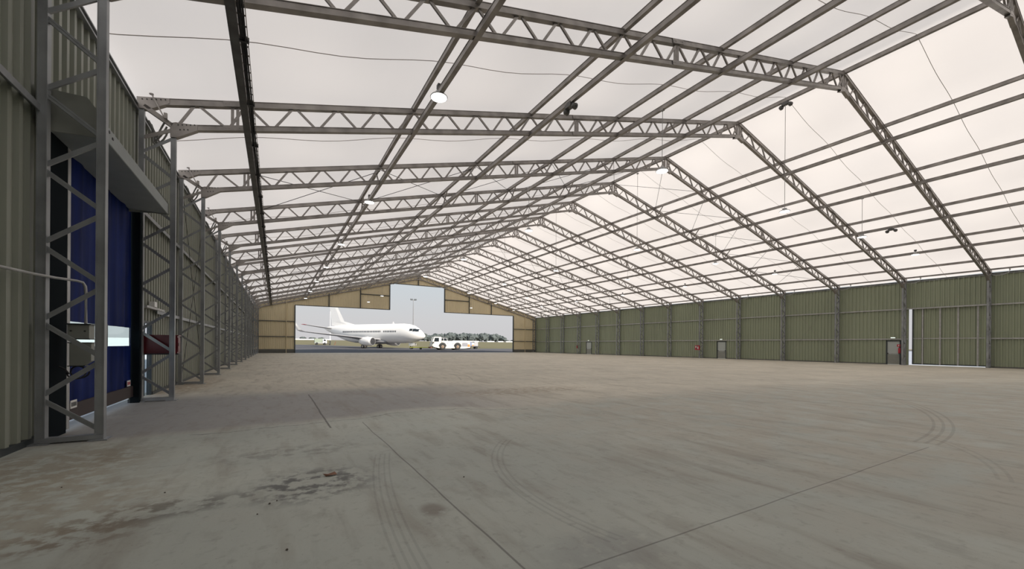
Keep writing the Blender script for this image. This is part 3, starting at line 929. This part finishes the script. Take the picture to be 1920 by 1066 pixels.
mb = MB(); mb.bb((XWR - .06, 8.8, 4.98), (XWR + .15, 13.46, 5.08)); part('track', mb, M['steel_col'], door)
for i, (a, b, _, t) in enumerate(PDS):
    door = empty('door_%d' % (6 + i), (XWR, (a + b) / 2, 0))
    tag(door, ['grey personnel door with push bar beside the big sliding door', 'grey personnel door midway along the right wall, right of the red hose cabinet', 'small grey personnel door near the far end of the right wall'][i], 'door', None, 'structure')
    mb = MB(); mb.bb((XWR - .09, a - .04, 0), (XWR + .04, a + .05, t)); mb.bb((XWR - .09, b - .05, 0), (XWR + .04, b + .04, t)); mb.bb((XWR - .09, a - .04, t - .06), (XWR + .04, b + .04, t + .02))
    part('frame', mb, M['slate'], door)
    mb = MB(); mb.bb((XWR - .03, a + .05, .01), (XWR + .01, b - .05, t - .06)); lf = part('leaf', mb, M['door_grey'], door)
    mb = MB(); mb.tube([(XWR - .1, a + .1, 1.0), (XWR - .1, b - .12, 1.0)], .022, 8); pb = part('push_bar', mb, M['steel_light'], lf)
    mb = MB()
    for yy in (a + .09, b - .11): mb.box((XWR - .07, yy, 1.0), (.08, .07, .12))
    part('bar_bracket', mb, M['dark'], lf)
    mb = MB(); mb.bb((XWR - .034, a + .06, .04), (XWR - .03, b - .06, .9)); part('kick_plate', mb, M['box_grey'], lf)
    yc = (a + b) / 2; eo = empty('emergency_light', (XWR - .16, yc, 2.42))
    tag(eo, ['small lit emergency light over the personnel door beside the sliding door', 'small lit emergency light over the midway personnel door on the right wall', 'small lit emergency light over the far personnel door on the right wall'][i], 'light', 'emergency lights on the right wall')
    mb = MB(); mb.bb((XWR - .19, yc - .17, 2.40), (XWR - .13, yc + .17, 2.50)); part('housing', mb, M['white'], eo)
    mb = MB(); mb.bb((XWR - .2, yc - .15, 2.41), (XWR - .19, yc + .15, 2.48)); part('diffuser', mb, M['em_light'], eo)


def extinguisher(x, y, z, label):
    o = empty('fire_extinguisher', (x, y, z)); tag(o, label, 'fire extinguisher', 'fire extinguishers')
    mb = MB(); mb.lathe([(.02, 0), (.085, .02), (.09, .08), (.09, .42), (.07, .49), (.03, .53)], 16, (x, y, z)); part('cylinder', mb, M['red'], o, smooth=True)
    mb = MB(); mb.box((x, y, z + .56), (.05, .05, .06)); mb.box((x, y - .05, z + .6), (.03, .14, .025)); part('valve', mb, M['dark'], o)
    mb = MB(); mb.tube([(x, y - .06, z + .57), (x - .03, y - .13, z + .45), (x - .03, y - .12, z + .2), (x - .02, y - .1, z + .1)], .012, 6); part('hose', mb, M['dark'], o)
    mb = MB(); mb.bb((x + .06, y - .1, z + .25), (x + .2, y + .1, z + .28)); part('bracket', mb, M['slate'], o)
    return o


extinguisher(48.5, FY(2) + .28, 1.02, 'red fire extinguisher on the column left of the big sliding door')
mb = MB(); mb.bb((48.42, FY(2) + .2, 1.62), (48.43, FY(2) + .42, 1.84)); o = solo('fire_sign', mb, M['red'], (48.42, FY(2) + .3, 1.62), 'small red fire sign above the extinguisher left of the sliding door', 'sign')
mb = MB(); mb.bb((48.412, FY(2) + .28, 1.67), (48.42, FY(2) + .33, 1.79)); part('symbol', mb, M['white'], o)
extinguisher(48.05, FY(11) - .12, 1.0, 'dark red fire extinguisher on a far column of the right wall')
o = empty('fire_cabinet', (47.95, FY(6) + .1, 1.05)); tag(o, 'red fire cabinet with white symbol on the sixth column of the right wall', 'cabinet')
mb = MB(); mb.bb((47.88, FY(6) - .18, 1.06), (48.06, FY(6) + .42, 1.66)); part('body', mb, M['red'], o)
mb = MB(); mb.bb((47.872, FY(6) - .08, 1.2), (47.88, FY(6) + .05, 1.5)); mb.bb((47.872, FY(6) + .2, 1.36), (47.88, FY(6) + .34, 1.55)); part('symbol', mb, M['white'], o)
mb = MB(); mb.bb((47.87, FY(6) + .08, 1.1), (47.88, FY(6) + .16, 1.62)); part('door_gap', mb, M['dark'], o)

# ----------------------------------------------------------------- small litter on the floor
mb = MB()
mb.add([(.50, 5.02, .005), (.56, 4.99, .02), (.62, 5.03, .008), (.60, 5.08, .03), (.53, 5.08, .012), (.47, 5.05, .03)], [(0, 1, 5), (1, 2, 3), (1, 3, 4), (1, 4, 5)])
solo('dry_leaf', mb, M['leaf'], (.55, 5.04, 0), 'curled reddish brown dry leaf on the stained floor', 'leaf')
PB = [(-.95, 5.25, 'left of the dark smudge near the joint'), (.02, 4.47, 'upper of two below the dark stain'), (-.04, 4.42, 'lower of two below the dark stain'), (-.13, 4.2, 'between stain and bottom edge'),
      (.08, 3.37, 'lowest one near the bottom edge'), (1.86, 4.25, 'right of the long floor joint'), (-1.9, 5.95, 'towards the left wall'), (-2.35, 6.0, 'close to the left wall')]
for (x, y, w) in PB:
    mb = MB(); r = .007 + random.random() * .005
    mb.lathe([(.2 * r, 0), (r, .3 * r), (.8 * r, r), (.2 * r, 1.3 * r)], 7, (x, y, 0)); solo('pebble', mb, M['pebble'], (x, y, 0), 'dark pebble on the concrete floor, ' + w, 'pebble', 'pebbles on the floor')

# ----------------------------------------------------------------- airliner
AL = -0.9264
pl = empty('airliner', (31.52, 96.19, gz(96.19) + .02), AL); WL[pl.name] = (0, 0, 0)
tag(pl, 'white twin-engine airliner standing on the apron outside the open gable', 'airplane')


def P(u, s, h): return (-u, -s, h)    # u back from nose, s starboard


mb = MB(); rings = []
sec = [(0, 3.2, .03, .03), (.12, 3.21, .26, .27), (.35, 3.25, .48, .52), (.8, 3.33, .80, .88), (1.4, 3.45, 1.12, 1.27), (2.2, 3.62, 1.45, 1.70), (3.2, 3.77, 1.72, 2.08), (4.5, 3.87, 1.88, 2.32),
       (6.2, 3.9, 1.95, 2.45), (12, 3.9, 1.95, 2.45), (18, 3.9, 1.95, 2.45), (22, 3.92, 1.95, 2.42), (24.5, 4.1, 1.82, 2.2), (27, 4.45, 1.45, 1.75), (29.5, 4.85, .98, 1.2), (31.5, 5.2, .55, .7), (32.8, 5.4, .25, .32), (33.1, 5.45, .08, .1)]
for (u, zc_, rw, rh) in sec:
    rings.append([P(u, rw * math.cos(2 * math.pi * k / 28), zc_ + rh * math.sin(2 * math.pi * k / 28)) for k in range(28)])
mb.loft(rings); fus = part('fuselage', mb, M['plane_white'], pl, True, True)


def skin(u, h):   # starboard surface half width at height h
    for (a, za, wa, ha), (b, zb_, wb, hb) in zip(sec, sec[1:]):
        if a <= u <= b:
            t = (u - a) / (b - a); zc_, rw, rh = za + (zb_ - za) * t, wa + (wb - wa) * t, ha + (hb - ha) * t
            q = max(0, 1 - ((h - zc_) / rh) ** 2); return rw * math.sqrt(q)
    return 0


win = MB(); win.box((0, 0, 0), (.25, .03, .44))
wm = win.mesh('cabin_window', M['glass_dark'])
for sd in (1, -1):
    for i in range(34):
        u = 7.4 + i * .51 + (.25 if i > 7 else 0)
        if i == 8: continue
        h = 4.35; s_ = (skin(u, h) + .004) * sd
        o = link('cabin_window', wm, fus, P(u, s_, h))
for sd in (1, -1):
    for (u0, u1, h0, h1) in ((1.30, 1.98, 4.30, 4.95), (2.06, 2.66, 4.34, 5.02), (2.72, 3.45, 4.46, 5.0)):
        mb = MB(); nu, nh = 8, 6; vs = []
        for j in range(nh + 1):
            for i in range(nu + 1):
                u = u0 + (u1 - u0) * i / nu; h = h0 + (h1 - h0) * j / nh
                if u0 < 1.5: u = u + .28 * j / nh; h = h - .02
                zc_, rw, rh = 0, 0, 0
                for (ua, za, wa, ha), (ub, zb_, wb, hb) in zip(sec, sec[1:]):
                    if ua <= u <= ub:
                        t = (u - ua) / (ub - ua); zc_, rw, rh = za + (zb_ - za) * t, wa + (wb - wa) * t, ha + (hb - ha) * t
                q = min(1, (h - zc_) / rh); vs.append(P(u, (rw * math.sqrt(max(0, 1 - q * q)) + .03) * sd, min(h, zc_ + rh) + .01))
        mb.add(vs, [(j * (nu + 1) + i, j * (nu + 1) + i + 1, (j + 1) * (nu + 1) + i + 1, (j + 1) * (nu + 1) + i) for j in range(nh) for i in range(nu)])
        part('cockpit_window', mb, M['glass_dark'], fus, True)
mb = MB()
mb.prism([(-9.3, 6.3), (-9.9, 6.3), (-9.75, 6.85), (-9.6, 6.85)], -.04, .04); part('antenna', mb, M['plane_white'], fus, True)


def foil(le, te, th):
    le, te = Vector(le), Vector(te); out = []
    for (t, y) in ((0, 0), (.06, .55), (.25, 1), (.6, .75), (1, .03), (.6, -.5), (.25, -.8), (.06, -.5)):
        p = le + (te - le) * t; out.append((p.x, p.y, p.z + y * th / 2))
    return out


for sd, nm in ((1, 's'), (-1, 'p')):
    mb = MB()
    mb.loft([foil(P(11.2, .8 * sd, 2.35), P(19.6, .8 * sd, 2.2), .75), foil(P(12.6, 2.2 * sd, 2.45), P(19.0, 2.2 * sd, 2.3), .62), foil(P(15.2, 6.0 * sd, 2.85), P(19.2, 6.0 * sd, 2.75), .42), foil(P(21.0, 16.6 * sd, 3.95), P(22.5, 16.6 * sd, 3.9), .14)])
    wg = part('wing', mb, M['plane_grey'], pl, True, True)
    mb = MB()
    a = [P(21.0, 16.6 * sd, 3.95), P(21.8, 16.62 * sd, 4.05), P(22.5, 16.6 * sd, 3.95)]
    def wl_(u0, u1, s_, h, t): return [P(u0, (s_ - t) * sd, h), P((u0 + u1) / 2, (s_ + t) * sd, h), P(u1, s_ * sd, h), P((u0 + u1) / 2, (s_ - t) * sd, h)]
    mb.loft([wl_(21.0, 22.5, 16.6, 3.92, .06), wl_(21.4, 22.75, 17.2, 4.25, .06), wl_(22.0, 23.0, 17.6, 5.2, .05), wl_(22.7, 23.3, 17.95, 6.45, .03)])
    part('winglet', mb, M['plane_white'], wg, True)
    # engine
    ue, se, he = 11.9, 4.83 * sd, 1.83
    mb = MB(); prof = [(0.93, 0), (1.02, .12), (1.08, .5), (1.06, 1.6), (.92, 2.8), (.72, 3.7), (.5, 4.0)]
    mb.lathe([(r, -h) for r, h in prof], 24, P(ue, se, he), 'x')
    en = part('engine', mb, M['plane_white'], pl, True, True)
    mb = MB(); mb.lathe([(.86, .02), (.95, .03), (1.0, -.05), (.94, -.1), (.86, -.03)], 24, P(ue, se, he), 'x'); part('inlet_lip', mb, M['steel_light'], en, True, True)
    mb = MB(); mb.lathe([(.0, .035), (.88, .03), (.86, .0)], 24, P(ue, se, he), 'x'); part('inlet', mb, M['dark'], en, True)
    mb = MB(); mb.lathe([(.02, .2), (.1, .12), (.15, .04)], 12, P(ue, se, he), 'x'); part('spinner', mb, M['slate'], en, True)
    mb = MB(); mb.loft([[P(12.7, se - .12, 2.85), P(12.7, se + .12, 2.85), P(16, se + .12, 2.4), P(16, se - .12, 2.4)], [P(13.6, se - .1, 3.05), P(13.6, se + .1, 3.05), P(16, se + .1, 2.8), P(16, se - .1, 2.8)]]); part('pylon', mb, M['plane_white'], en, True)
    # stabiliser
    mb = MB(); mb.loft([foil(P(29.3, .7 * sd, 5.35), P(32.3, .5 * sd, 5.35), .32), foil(P(32.5, 7.1 * sd, 6.2), P(33.7, 7.1 * sd, 6.18), .12)]); sb = part('stabiliser', mb, M['plane_grey'], pl, True, True)
    mb = MB(); mb.loft([foil(P(32.2, 6.5 * sd, 6.13), P(33.6, 6.5 * sd, 6.12), .16), foil(P(32.5, 7.12 * sd, 6.2), P(33.72, 7.12 * sd, 6.18), .14)]); part('tip', mb, M['red'], sb, True)
    # main gear
    mb = MB(); mb.tube([P(16.4, 2.86 * sd, .5), P(16.2, 2.7 * sd, 2.4)], .13, 8); mb.tube([P(16.4, 2.2 * sd, .56), P(16.4, 3.5 * sd, .56)], .09, 8); gr = part('main_gear', mb, M['plane_grey'], pl, True)
    for q in (-.42, .42):
        mb = MB(); c = P(16.4, (2.86 + q) * sd, .56); mb.lathe([(.3, -.2), (.5, -.19), (.56, -.1), (.56, .1), (.5, .19), (.3, .2)], 18, c, 'y'); wh = part('wheel', mb, M['rubber'], gr, True)
        mb = MB(); mb.lathe([(.1, -.22), (.28, -.205), (.28, .205), (.1, .22)], 14, c, 'y'); part('hub', mb, M['hub'], wh, True)
# belly fairing
mb = MB(); mb.loft([[P(u, rw * math.cos(2 * math.pi * k / 16), zc_ + rh * math.sin(2 * math.pi * k / 16)) for k in range(16)] for (u, zc_, rw, rh) in ((10.0, 2.1, .5, .3), (11.2, 1.95, 1.5, .65), (14, 1.9, 1.9, .75), (18.5, 1.95, 1.8, .7), (20.5, 2.2, .5, .3))]); part('belly_fairing', mb, M['plane_grey'], fus, True, True)
# fin
mb = MB()
def fin(u0, u1, h, t): return [P(u0, 0, h), P(u0 * .7 + u1 * .3, t, h), P(u1, 0, h), P(u0 * .7 + u1 * .3, -t, h)]
mb.loft([fin(21.6, 30.4, 6.15, .05), fin(25.9, 30.5, 7.2, .07), fin(26.3, 30.6, 7.8, .07), fin(28.3, 31.2, 11.0, .06), fin(30.1, 31.9, 14.0, .05)]); part('fin', mb, M['plane_white'], pl, True)
# nose gear
mb = MB(); mb.tube([P(4.0, 0, .4), P(3.9, 0, 1.7)], .1, 8); mb.tube([P(4.0, -.3, .36), P(4.0, .3, .36)], .06, 6); gr = part('nose_gear', mb, M['plane_grey'], pl, True)
for q in (-.24, .24):
    mb = MB(); c = P(4.0, q, .36); mb.lathe([(.2, -.11), (.33, -.1), (.36, -.05), (.36, .05), (.33, .1), (.2, .11)], 16, c, 'y'); wh = part('wheel', mb, M['rubber'], gr, True)
    mb = MB(); mb.lathe([(.05, -.12), (.18, -.115), (.18, .115), (.05, .12)], 12, c, 'y'); part('hub', mb, M['hub'], wh, True)
for q in (-.35, .35):
    mb = MB(); mb.box(P(3.7, q, 1.2), (1.7, .05, .62)); part('gear_door', mb, M['plane_white'], pl, True)

# tow bar
mb = MB(); y1 = (28.6, 99.0); y2 = (31.9, 92.4)
h1, h2 = gz(y1[1]) + .42, gz(y2[1]) + .55
o = empty('tow_bar', (30.3, 95.6, gz(95.6))); tag(o, 'yellow tow bar between the airliner nose wheel and the tractor', 'tow bar')
mb.tube([(y1[0], y1[1], h1), (y2[0], y2[1], h2)], .09, 8); part('bar', mb, M['yellow'], o)
for q in (-.3, .3):
    mb = MB(); mb.lathe([(.08, -.06), (.2, -.06), (.2, .06), (.08, .06)], 12, (30.2, 95.4 + q, gz(95.4) + .2), 'y'); part('wheel', mb, M['rubber'], o)
mb = MB(); mb.box((30.2, 95.4, gz(95.4) + .32), (.15, .7, .12)); part('axle', mb, M['yellow'], o)

# tow tractor: local x forward = towards world -x (cab end on the left of the picture)
TX, TY = 35.9, 92.2; TZ = gz(92.2)
tg = empty('tow_tractor', (TX, TY, TZ)); tag(tg, 'cream four-wheeled aircraft tow tractor with low body and cab at its left end', 'tow tractor'); WL[tg.name] = (0, 0, 0)
W2 = 1.35
mb = MB(); mb.prism([(-4.1, .75), (-2.8, .42), (3.4, .36), (5.25, .5), (5.3, 1.75), (4.9, 2.0), (-2.0, 2.12), (-2.0, 1.6), (-4.2, 1.5)], -W2, W2); part('body', mb, M['tug_white'], tg, True)
mb = MB(); mb.prism([(-4.35, .95), (-2.1, .95), (-2.1, 1.9), (-2.15, 3.0), (-2.3, 3.08), (-3.75, 3.08), (-3.9, 3.0), (-4.35, 1.9)], -1.3, .2); cab = part('cab', mb, M['tug_white'], tg, True)
mb = MB(); mb.prism([(-3.95, 1.95), (-2.75, 1.95), (-2.75, 2.85), (-3.75, 2.85)], -1.33, -1.3); part('side_window', mb, M['glass_dark'], cab, True)
mb = MB(); mb.prism([(-4.34, 1.3), (-3.9, 1.3), (-3.9, 1.9), (-4.34, 1.9)], -1.33, -1.3); part('side_window', mb, M['dark'], cab, True)
mb = MB(); mb.prism([(-2.05, 2.12), (-.2, 2.12), (-.35, 2.85), (-2.05, 2.9)], -.2, 1.3); c2 = part('rear_cab', mb, M['plane_grey'], tg, True)
mb = MB(); mb.prism([(-1.1, 2.2), (-.35, 2.2), (-.45, 2.75), (-1.1, 2.75)], -.23, -.2); mb.prism([(-1.95, 2.2), (-1.25, 2.2), (-1.25, 2.75), (-1.95, 2.75)], -.23, -.2); part('rear_window', mb, M['glass_dark'], c2, True)
for x in (-1.85, 1.95):
    for e in (-1, 1):
        yc = e * (W2 - .1); r = .78
        mb = MB(); mb.lathe([(.45, -.22), (.7, -.21), (r, -.12), (r, .12), (.7, .21), (.45, .22)], 22, (x, yc, r), 'y'); wh = part('wheel', mb, M['rubber'], tg, True)
        mb = MB(); mb.lathe([(.1, -.30), (.16, -.24), (.36, -.225), (.36, .225), (.16, .24), (.1, .3)], 16, (x, yc, r), 'y'); part('hub', mb, M['tug_hub'], wh, True)
        mb = MB()
        mb.prism([(x + 1.0 * math.cos(t), r + 1.0 * math.sin(t)) for t in [math.pi * i / 12 for i in range(13)]], e * W2 + (.0 if e > 0 else -.012), e * W2 + (.012 if e > 0 else 0)); part('wheel_arch', mb, M['dark'], tg, True)
mb = MB(); mb.bb((3.1, -W2 - .02, .8), (4.6, -W2, 1.75)); part('grille', mb, M['grille'], tg, True)
mb = MB(); mb.bb((4.6, -W2 - .03, .75), (5.2, -W2, 1.35)); part('tail_light', mb, M['orange'], tg, True)
mb = MB(); mb.bb((.0, -.5, 2.1), (1.0, .2, 2.22)); part('hatch', mb, M['dark'], tg, True)
for (x, z) in ((-.55, 1.6), (.75, 1.45)):
    mb = MB(); mb.lathe([(.16, -.02), (.16, .02)], 12, (x, -W2 - .01, z), 'y'); part('badge', mb, M['plane_grey'], tg, True)
mb = MB(); mb.bb((-4.6, -.9, .4), (-4.2, .9, .72)); part('bumper', mb, M['brown'], tg, True)

# service cart behind the tractor
o = empty('ground_power_cart', (46.6, 101.5, gz(101.5))); tag(o, 'small cluttered service cart with pale and blue panels right of the tow tractor', 'cart'); WL[o.name] = (0, 0, 0)
mb = MB(); mb.bb((-1.5, -.7, .55), (1.5, .7, .8)); part('chassis', mb, M['dark'], o, True)
mb = MB(); mb.bb((-1.4, -.65, .8), (-.5, .65, 1.9)); part('panel_box', mb, M['blue_panel'], o, True)
mb = MB(); mb.bb((-.45, -.65, .8), (.3, .65, 1.7)); part('panel_box', mb, M['white'], o, True)
mb = MB(); mb.bb((.35, -.65, .8), (1.45, .65, 2.0)); part('panel_box', mb, M['plane_grey'], o, True)
mb = MB(); mb.bb((-.4, -.68, .85), (.25, -.65, 1.15)); part('warning_panel', mb, M['orange'], o, True)
for x in (-1.0, 1.0):
    for e in (-1, 1): mb = MB(); mb.lathe([(.1, -.1), (.33, -.1), (.33, .1), (.1, .1)], 14, (x, e * .65, .33), 'y'); part('wheel', mb, M['rubber'], o, True)
mb = MB(); mb.tube([(1.45, 0, .7), (2.4, 0, .5)], .06, 6); part('drawbar', mb, M['dark'], o, True)

# carts and marker at the left
o = empty('service_truck', (13.2, 152.2, gz(152.2))); tag(o, 'pale green and white service truck far left beyond the airliner wing', 'truck'); WL[o.name] = (0, 0, 0)
mb = MB(); mb.bb((-1.9, -.9, .5), (1.9, .9, .8)); part('chassis', mb, M['plane_grey'], o, True)
mb = MB(); mb.bb((-1.9, -.95, .8), (.5, .95, 2.1)); part('box_body', mb, M['green_panel'], o, True)
mb = MB(); mb.prism([(.6, .6), (1.9, .6), (1.9, 1.3), (1.5, 2.0), (.6, 2.0)], -.95, .95); cb = part('cab', mb, M['white'], o, True)
mb = MB(); mb.prism([(.9, 1.3), (1.7, 1.3), (1.42, 1.85), (.9, 1.85)], -.97, -.95); part('side_window', mb, M['glass_dark'], cb, True)
for x in (-1.2, 1.2):
    for e in (-1, 1): mb = MB(); mb.lathe([(.1, -.12), (.4, -.12), (.4, .12), (.1, .12)], 14, (x, e * .85, .4), 'y'); part('wheel', mb, M['rubber'], o, True)
o = empty('baggage_dolly', (15.0, 148.5, gz(148.5))); tag(o, 'low black baggage dolly right of the pale service truck', 'dolly'); WL[o.name] = (0, 0, 0)
mb = MB(); mb.bb((-.9, -.6, .3), (.9, .6, .5)); mb.beam((-.8, 0, .5), (-.5, 0, 1.1), .9, .06, (0, 0, 1)); part('deck', mb, M['dark'], o, True)
for x in (-.7, .7):
    for e in (-1, 1): mb = MB(); mb.lathe([(.08, -.06), (.2, -.06), (.2, .06), (.08, .06)], 12, (x, e * .5, .2), 'y'); part('wheel', mb, M['rubber'], o, True)
mb = MB(); z = gz(152); mb.beam((17.6, 152, z), (17.9, 152, z + 1.1), .16, .28, (0, 1, 0)); mb.box((17.6, 152, z + .04), (.5, .5, .08)); solo('marker_post', mb, M['brown'], (17.6, 152, z), 'short leaning brown marker post on the apron edge under the wing', 'marker')
o = empty('lamp_mast', (16.3, 153.2, gz(153.2))); tag(o, 'slim white mast with dark foot behind the airliner tail', 'mast')
z = gz(153.2); mb = MB(); mb.tube([(16.3, 153.2, z + 1.5), (16.3, 153.2, z + 11.6)], [.11, .06], 8); part('pole', mb, M['white'], o)
mb = MB(); mb.tube([(16.3, 153.2, z), (16.3, 153.2, z + 1.6)], .16, 8); part('foot', mb, M['dark'], o)
o = empty('floodlight_mast', (77.2, 260, gz(260))); tag(o, 'tall slender floodlight mast with two lamp arms behind the airliner cockpit', 'mast')
z = gz(260); mb = MB(); mb.tube([(77.2, 260, z), (77.2, 260, z + 28)], [.38, .16], 8); part('pole', mb, M['mast_grey'], o)
mb = MB(); mb.beam((75.4, 260, z + 27.6), (79.0, 260, z + 27.6), .2, .3); part('cross_arm', mb, M['mast_grey'], o)
for e in (-1.7, -.8, .8, 1.7): mb = MB(); mb.box((77.2 + e, 259.8, z + 28.0), (.7, .4, .8)); part('floodlight', mb, M['slate'], o)

# far tree line, shrubs and white buildings on the horizon
def tree(x, y, h, w, label, cat, grp, seed):
    z = gz(y); o = empty('tree' if cat == 'tree' else 'shrub', (x, y, z)); tag(o, label, cat, grp)
    r = random.Random(seed); mb = MB(); n = 10; m_ = 14; rings = []
    off = Vector((r.random() * 50, r.random() * 50, 0))
    for i in range(n + 1):
        t = math.pi * i / n; ring = []
        for k in range(m_):
            a = 2 * math.pi * k / m_; d = Vector((math.sin(t) * math.cos(a), math.sin(t) * math.sin(a), math.cos(t)))
            q = 1 + .45 * mnoise.noise(d * 1.7 + off) + .2 * mnoise.noise(d * 5 + off)
            ring.append((x + d.x * w * q, y + d.y * w * q, z + h * .56 + d.z * h * .46 * q))
        rings.append(ring)
    mb.loft(rings); part('crown', mb, M['tree'], o)
    mb = MB(); mb.tube([(x, y, z - .1), (x, y, z + h * .4)], [.35, .2], 6); part('trunk', mb, M['bark'], o)


r = random.Random(3)
xs_ = [138 + i * 4.6 for i in range(22)]
for i, x in enumerate(xs_):
    h = [7.5, 6.5, 7, 8, 8.6, 8.2, 9.3, 10, 9.2, 8.8, 9.4, 9.2, 9, 8.6, 9, 9.3, 9.8, 9.2, 8.8, 9.4, 8.2, 6.5][i]
    tree(x * (1 + .035 * (i % 3)), 424 + 15 * (i % 3), h * (1 + .03 * (i % 3)), 4.4, 'dark hazy tree in the far tree line, %s from its left end' % (ORD[i] if i and i < 15 else ('first' if i == 0 else ['sixteenth', 'seventeenth', 'eighteenth', 'nineteenth', 'twentieth', 'twenty-first', 'last, counting'][i - 15])), 'tree', 'trees on the horizon', i)
for i, x in enumerate([243, 251, 259, 267, 22, 30, 38]):
    tree(x, 428, 2.4 + r.random() * .8, 3.0, 'low hazy shrub on the horizon, ' + ['just right of the tree line', 'second right of the tree line', 'third right of the tree line', 'rightmost by the doorway edge', 'far left by the doorway edge', 'second from the left doorway edge', 'left of the airliner tail'][i], 'shrub', 'shrubs on the horizon', 40 + i)


def shed(x, y, w, h, label):
    z = gz(y); o = empty('shed', (x, y, z)); tag(o, label, 'building', 'white buildings on the horizon')
    mb = MB(); mb.bb((x - w / 2, y - 3, z), (x + w / 2, y + 3, z + h)); part('wall', mb, M['white'], o)
    mb = MB(); mb.prism([(y - 3.2, z + h), (y + 3.2, z + h), (y, z + h * 1.35)], x - w / 2 - .2, x + w / 2 + .2, 'x'); part('roof', mb, M['plane_grey'], o)


shed(22, 418, 46, .9, 'very long low white shed along the horizon at far left')
for i, (x, w) in enumerate([(100, 30), (178, 40), (213, 9), (226, 7), (238, 10), (252, 12)]):
    shed(x, 416, w, 1.0, 'low white shed on the horizon, ' + ['behind the airliner fuselage', 'long one under the tree line', 'first right of the long one', 'second right of the long one', 'third right of the long one', 'rightmost near the doorway edge'][i])

# ----------------------------------------------------------------- world, sun, camera
w = bpy.data.worlds.new('sky'); S.world = w; w.use_nodes = True
nt = w.node_tree; nt.nodes.clear(); g = G(nt)
out = nt.nodes.new('ShaderNodeOutputWorld'); bg = nt.nodes.new('ShaderNodeBackground')
tc = nt.nodes.new('ShaderNodeTexCoord'); sp = nt.nodes.new('ShaderNodeSeparateXYZ'); nt.links.new(tc.outputs['Generated'], sp.inputs[0])
rp = nt.nodes.new('ShaderNodeValToRGB'); cr = rp.color_ramp
cr.elements[0].position = 0.0; cr.elements[0].color = (.60, .585, .60, 1)
cr.elements[1].position = 1.0; cr.elements[1].color = (.25, .32, .43, 1)
for p_, c_ in ((.06, (.62, .62, .63)), (.16, (.60, .66, .70)), (.4, (.42, .50, .60))):
    e = cr.elements.new(p_); e.color = (*c_, 1)
nt.links.new(sp.outputs[2], rp.inputs['Fac']); nt.links.new(rp.outputs[0], bg.inputs['Color'])
side = g.m('ADD', g.m('MULTIPLY', sp.outputs[0], -.75), g.m('MULTIPLY', sp.outputs[1], -.65))
low = g.m('SUBTRACT', 1, g.step(sp.outputs[2], .05, .4))
nt.links.new(g.m('ADD', 1.0, g.m('MULTIPLY', g.m('MULTIPLY', g.step(side, -.1, .7), low), 1.6)), bg.inputs['Strength'])
nt.links.new(bg.outputs[0], out.inputs['Surface'])

sd = bpy.data.lights.new('sun', 'SUN'); sd.energy = 7.9; sd.angle = math.radians(3); sd.color = (1, .93, .84)
so = bpy.data.objects.new('sun', sd); COL.objects.link(so)
d = Vector((.43, -.78, .48)).normalized(); so.rotation_euler = d.to_track_quat('Z', 'Y').to_euler(); so.location = (60, -40, 60)

yaw, roll, F = math.radians(30.272), math.radians(.43), 759.015
fw = Vector((math.sin(yaw), math.cos(yaw), 0)); r0 = Vector((math.cos(yaw), -math.sin(yaw), 0)); u0 = Vector((0, 0, 1))
r2 = r0 * math.cos(roll) + u0 * math.sin(roll); u2 = -r0 * math.sin(roll) + u0 * math.cos(roll)
cd = bpy.data.cameras.new('camera'); cam = bpy.data.objects.new('camera', cd); COL.objects.link(cam)
cd.sensor_fit = 'HORIZONTAL'; cd.sensor_width = 36; cd.lens = F / 1920 * 36
cd.shift_x = 0; cd.shift_y = (646.657 - 533) / 1920
cd.clip_end = 2000; cd.clip_start = .05
m = Matrix((r2, u2, -fw)).transposed().to_4x4(); m.translation = Vector((0, 0, 1.506)); cam.matrix_world = m
S.camera = cam

S.view_settings.view_transform = 'Standard'; S.view_settings.look = 'None'
S.view_settings.exposure = 0.0; S.view_settings.gamma = 1.0; S.view_settings.use_curve_mapping = False
cy_ = S.cycles
cy_.use_denoising = True; cy_.max_bounces = 6; cy_.diffuse_bounces = 4; cy_.glossy_bounces = 2; cy_.transmission_bounces = 4; cy_.transparent_max_bounces = 6
cy_.sample_clamp_indirect = 4.0
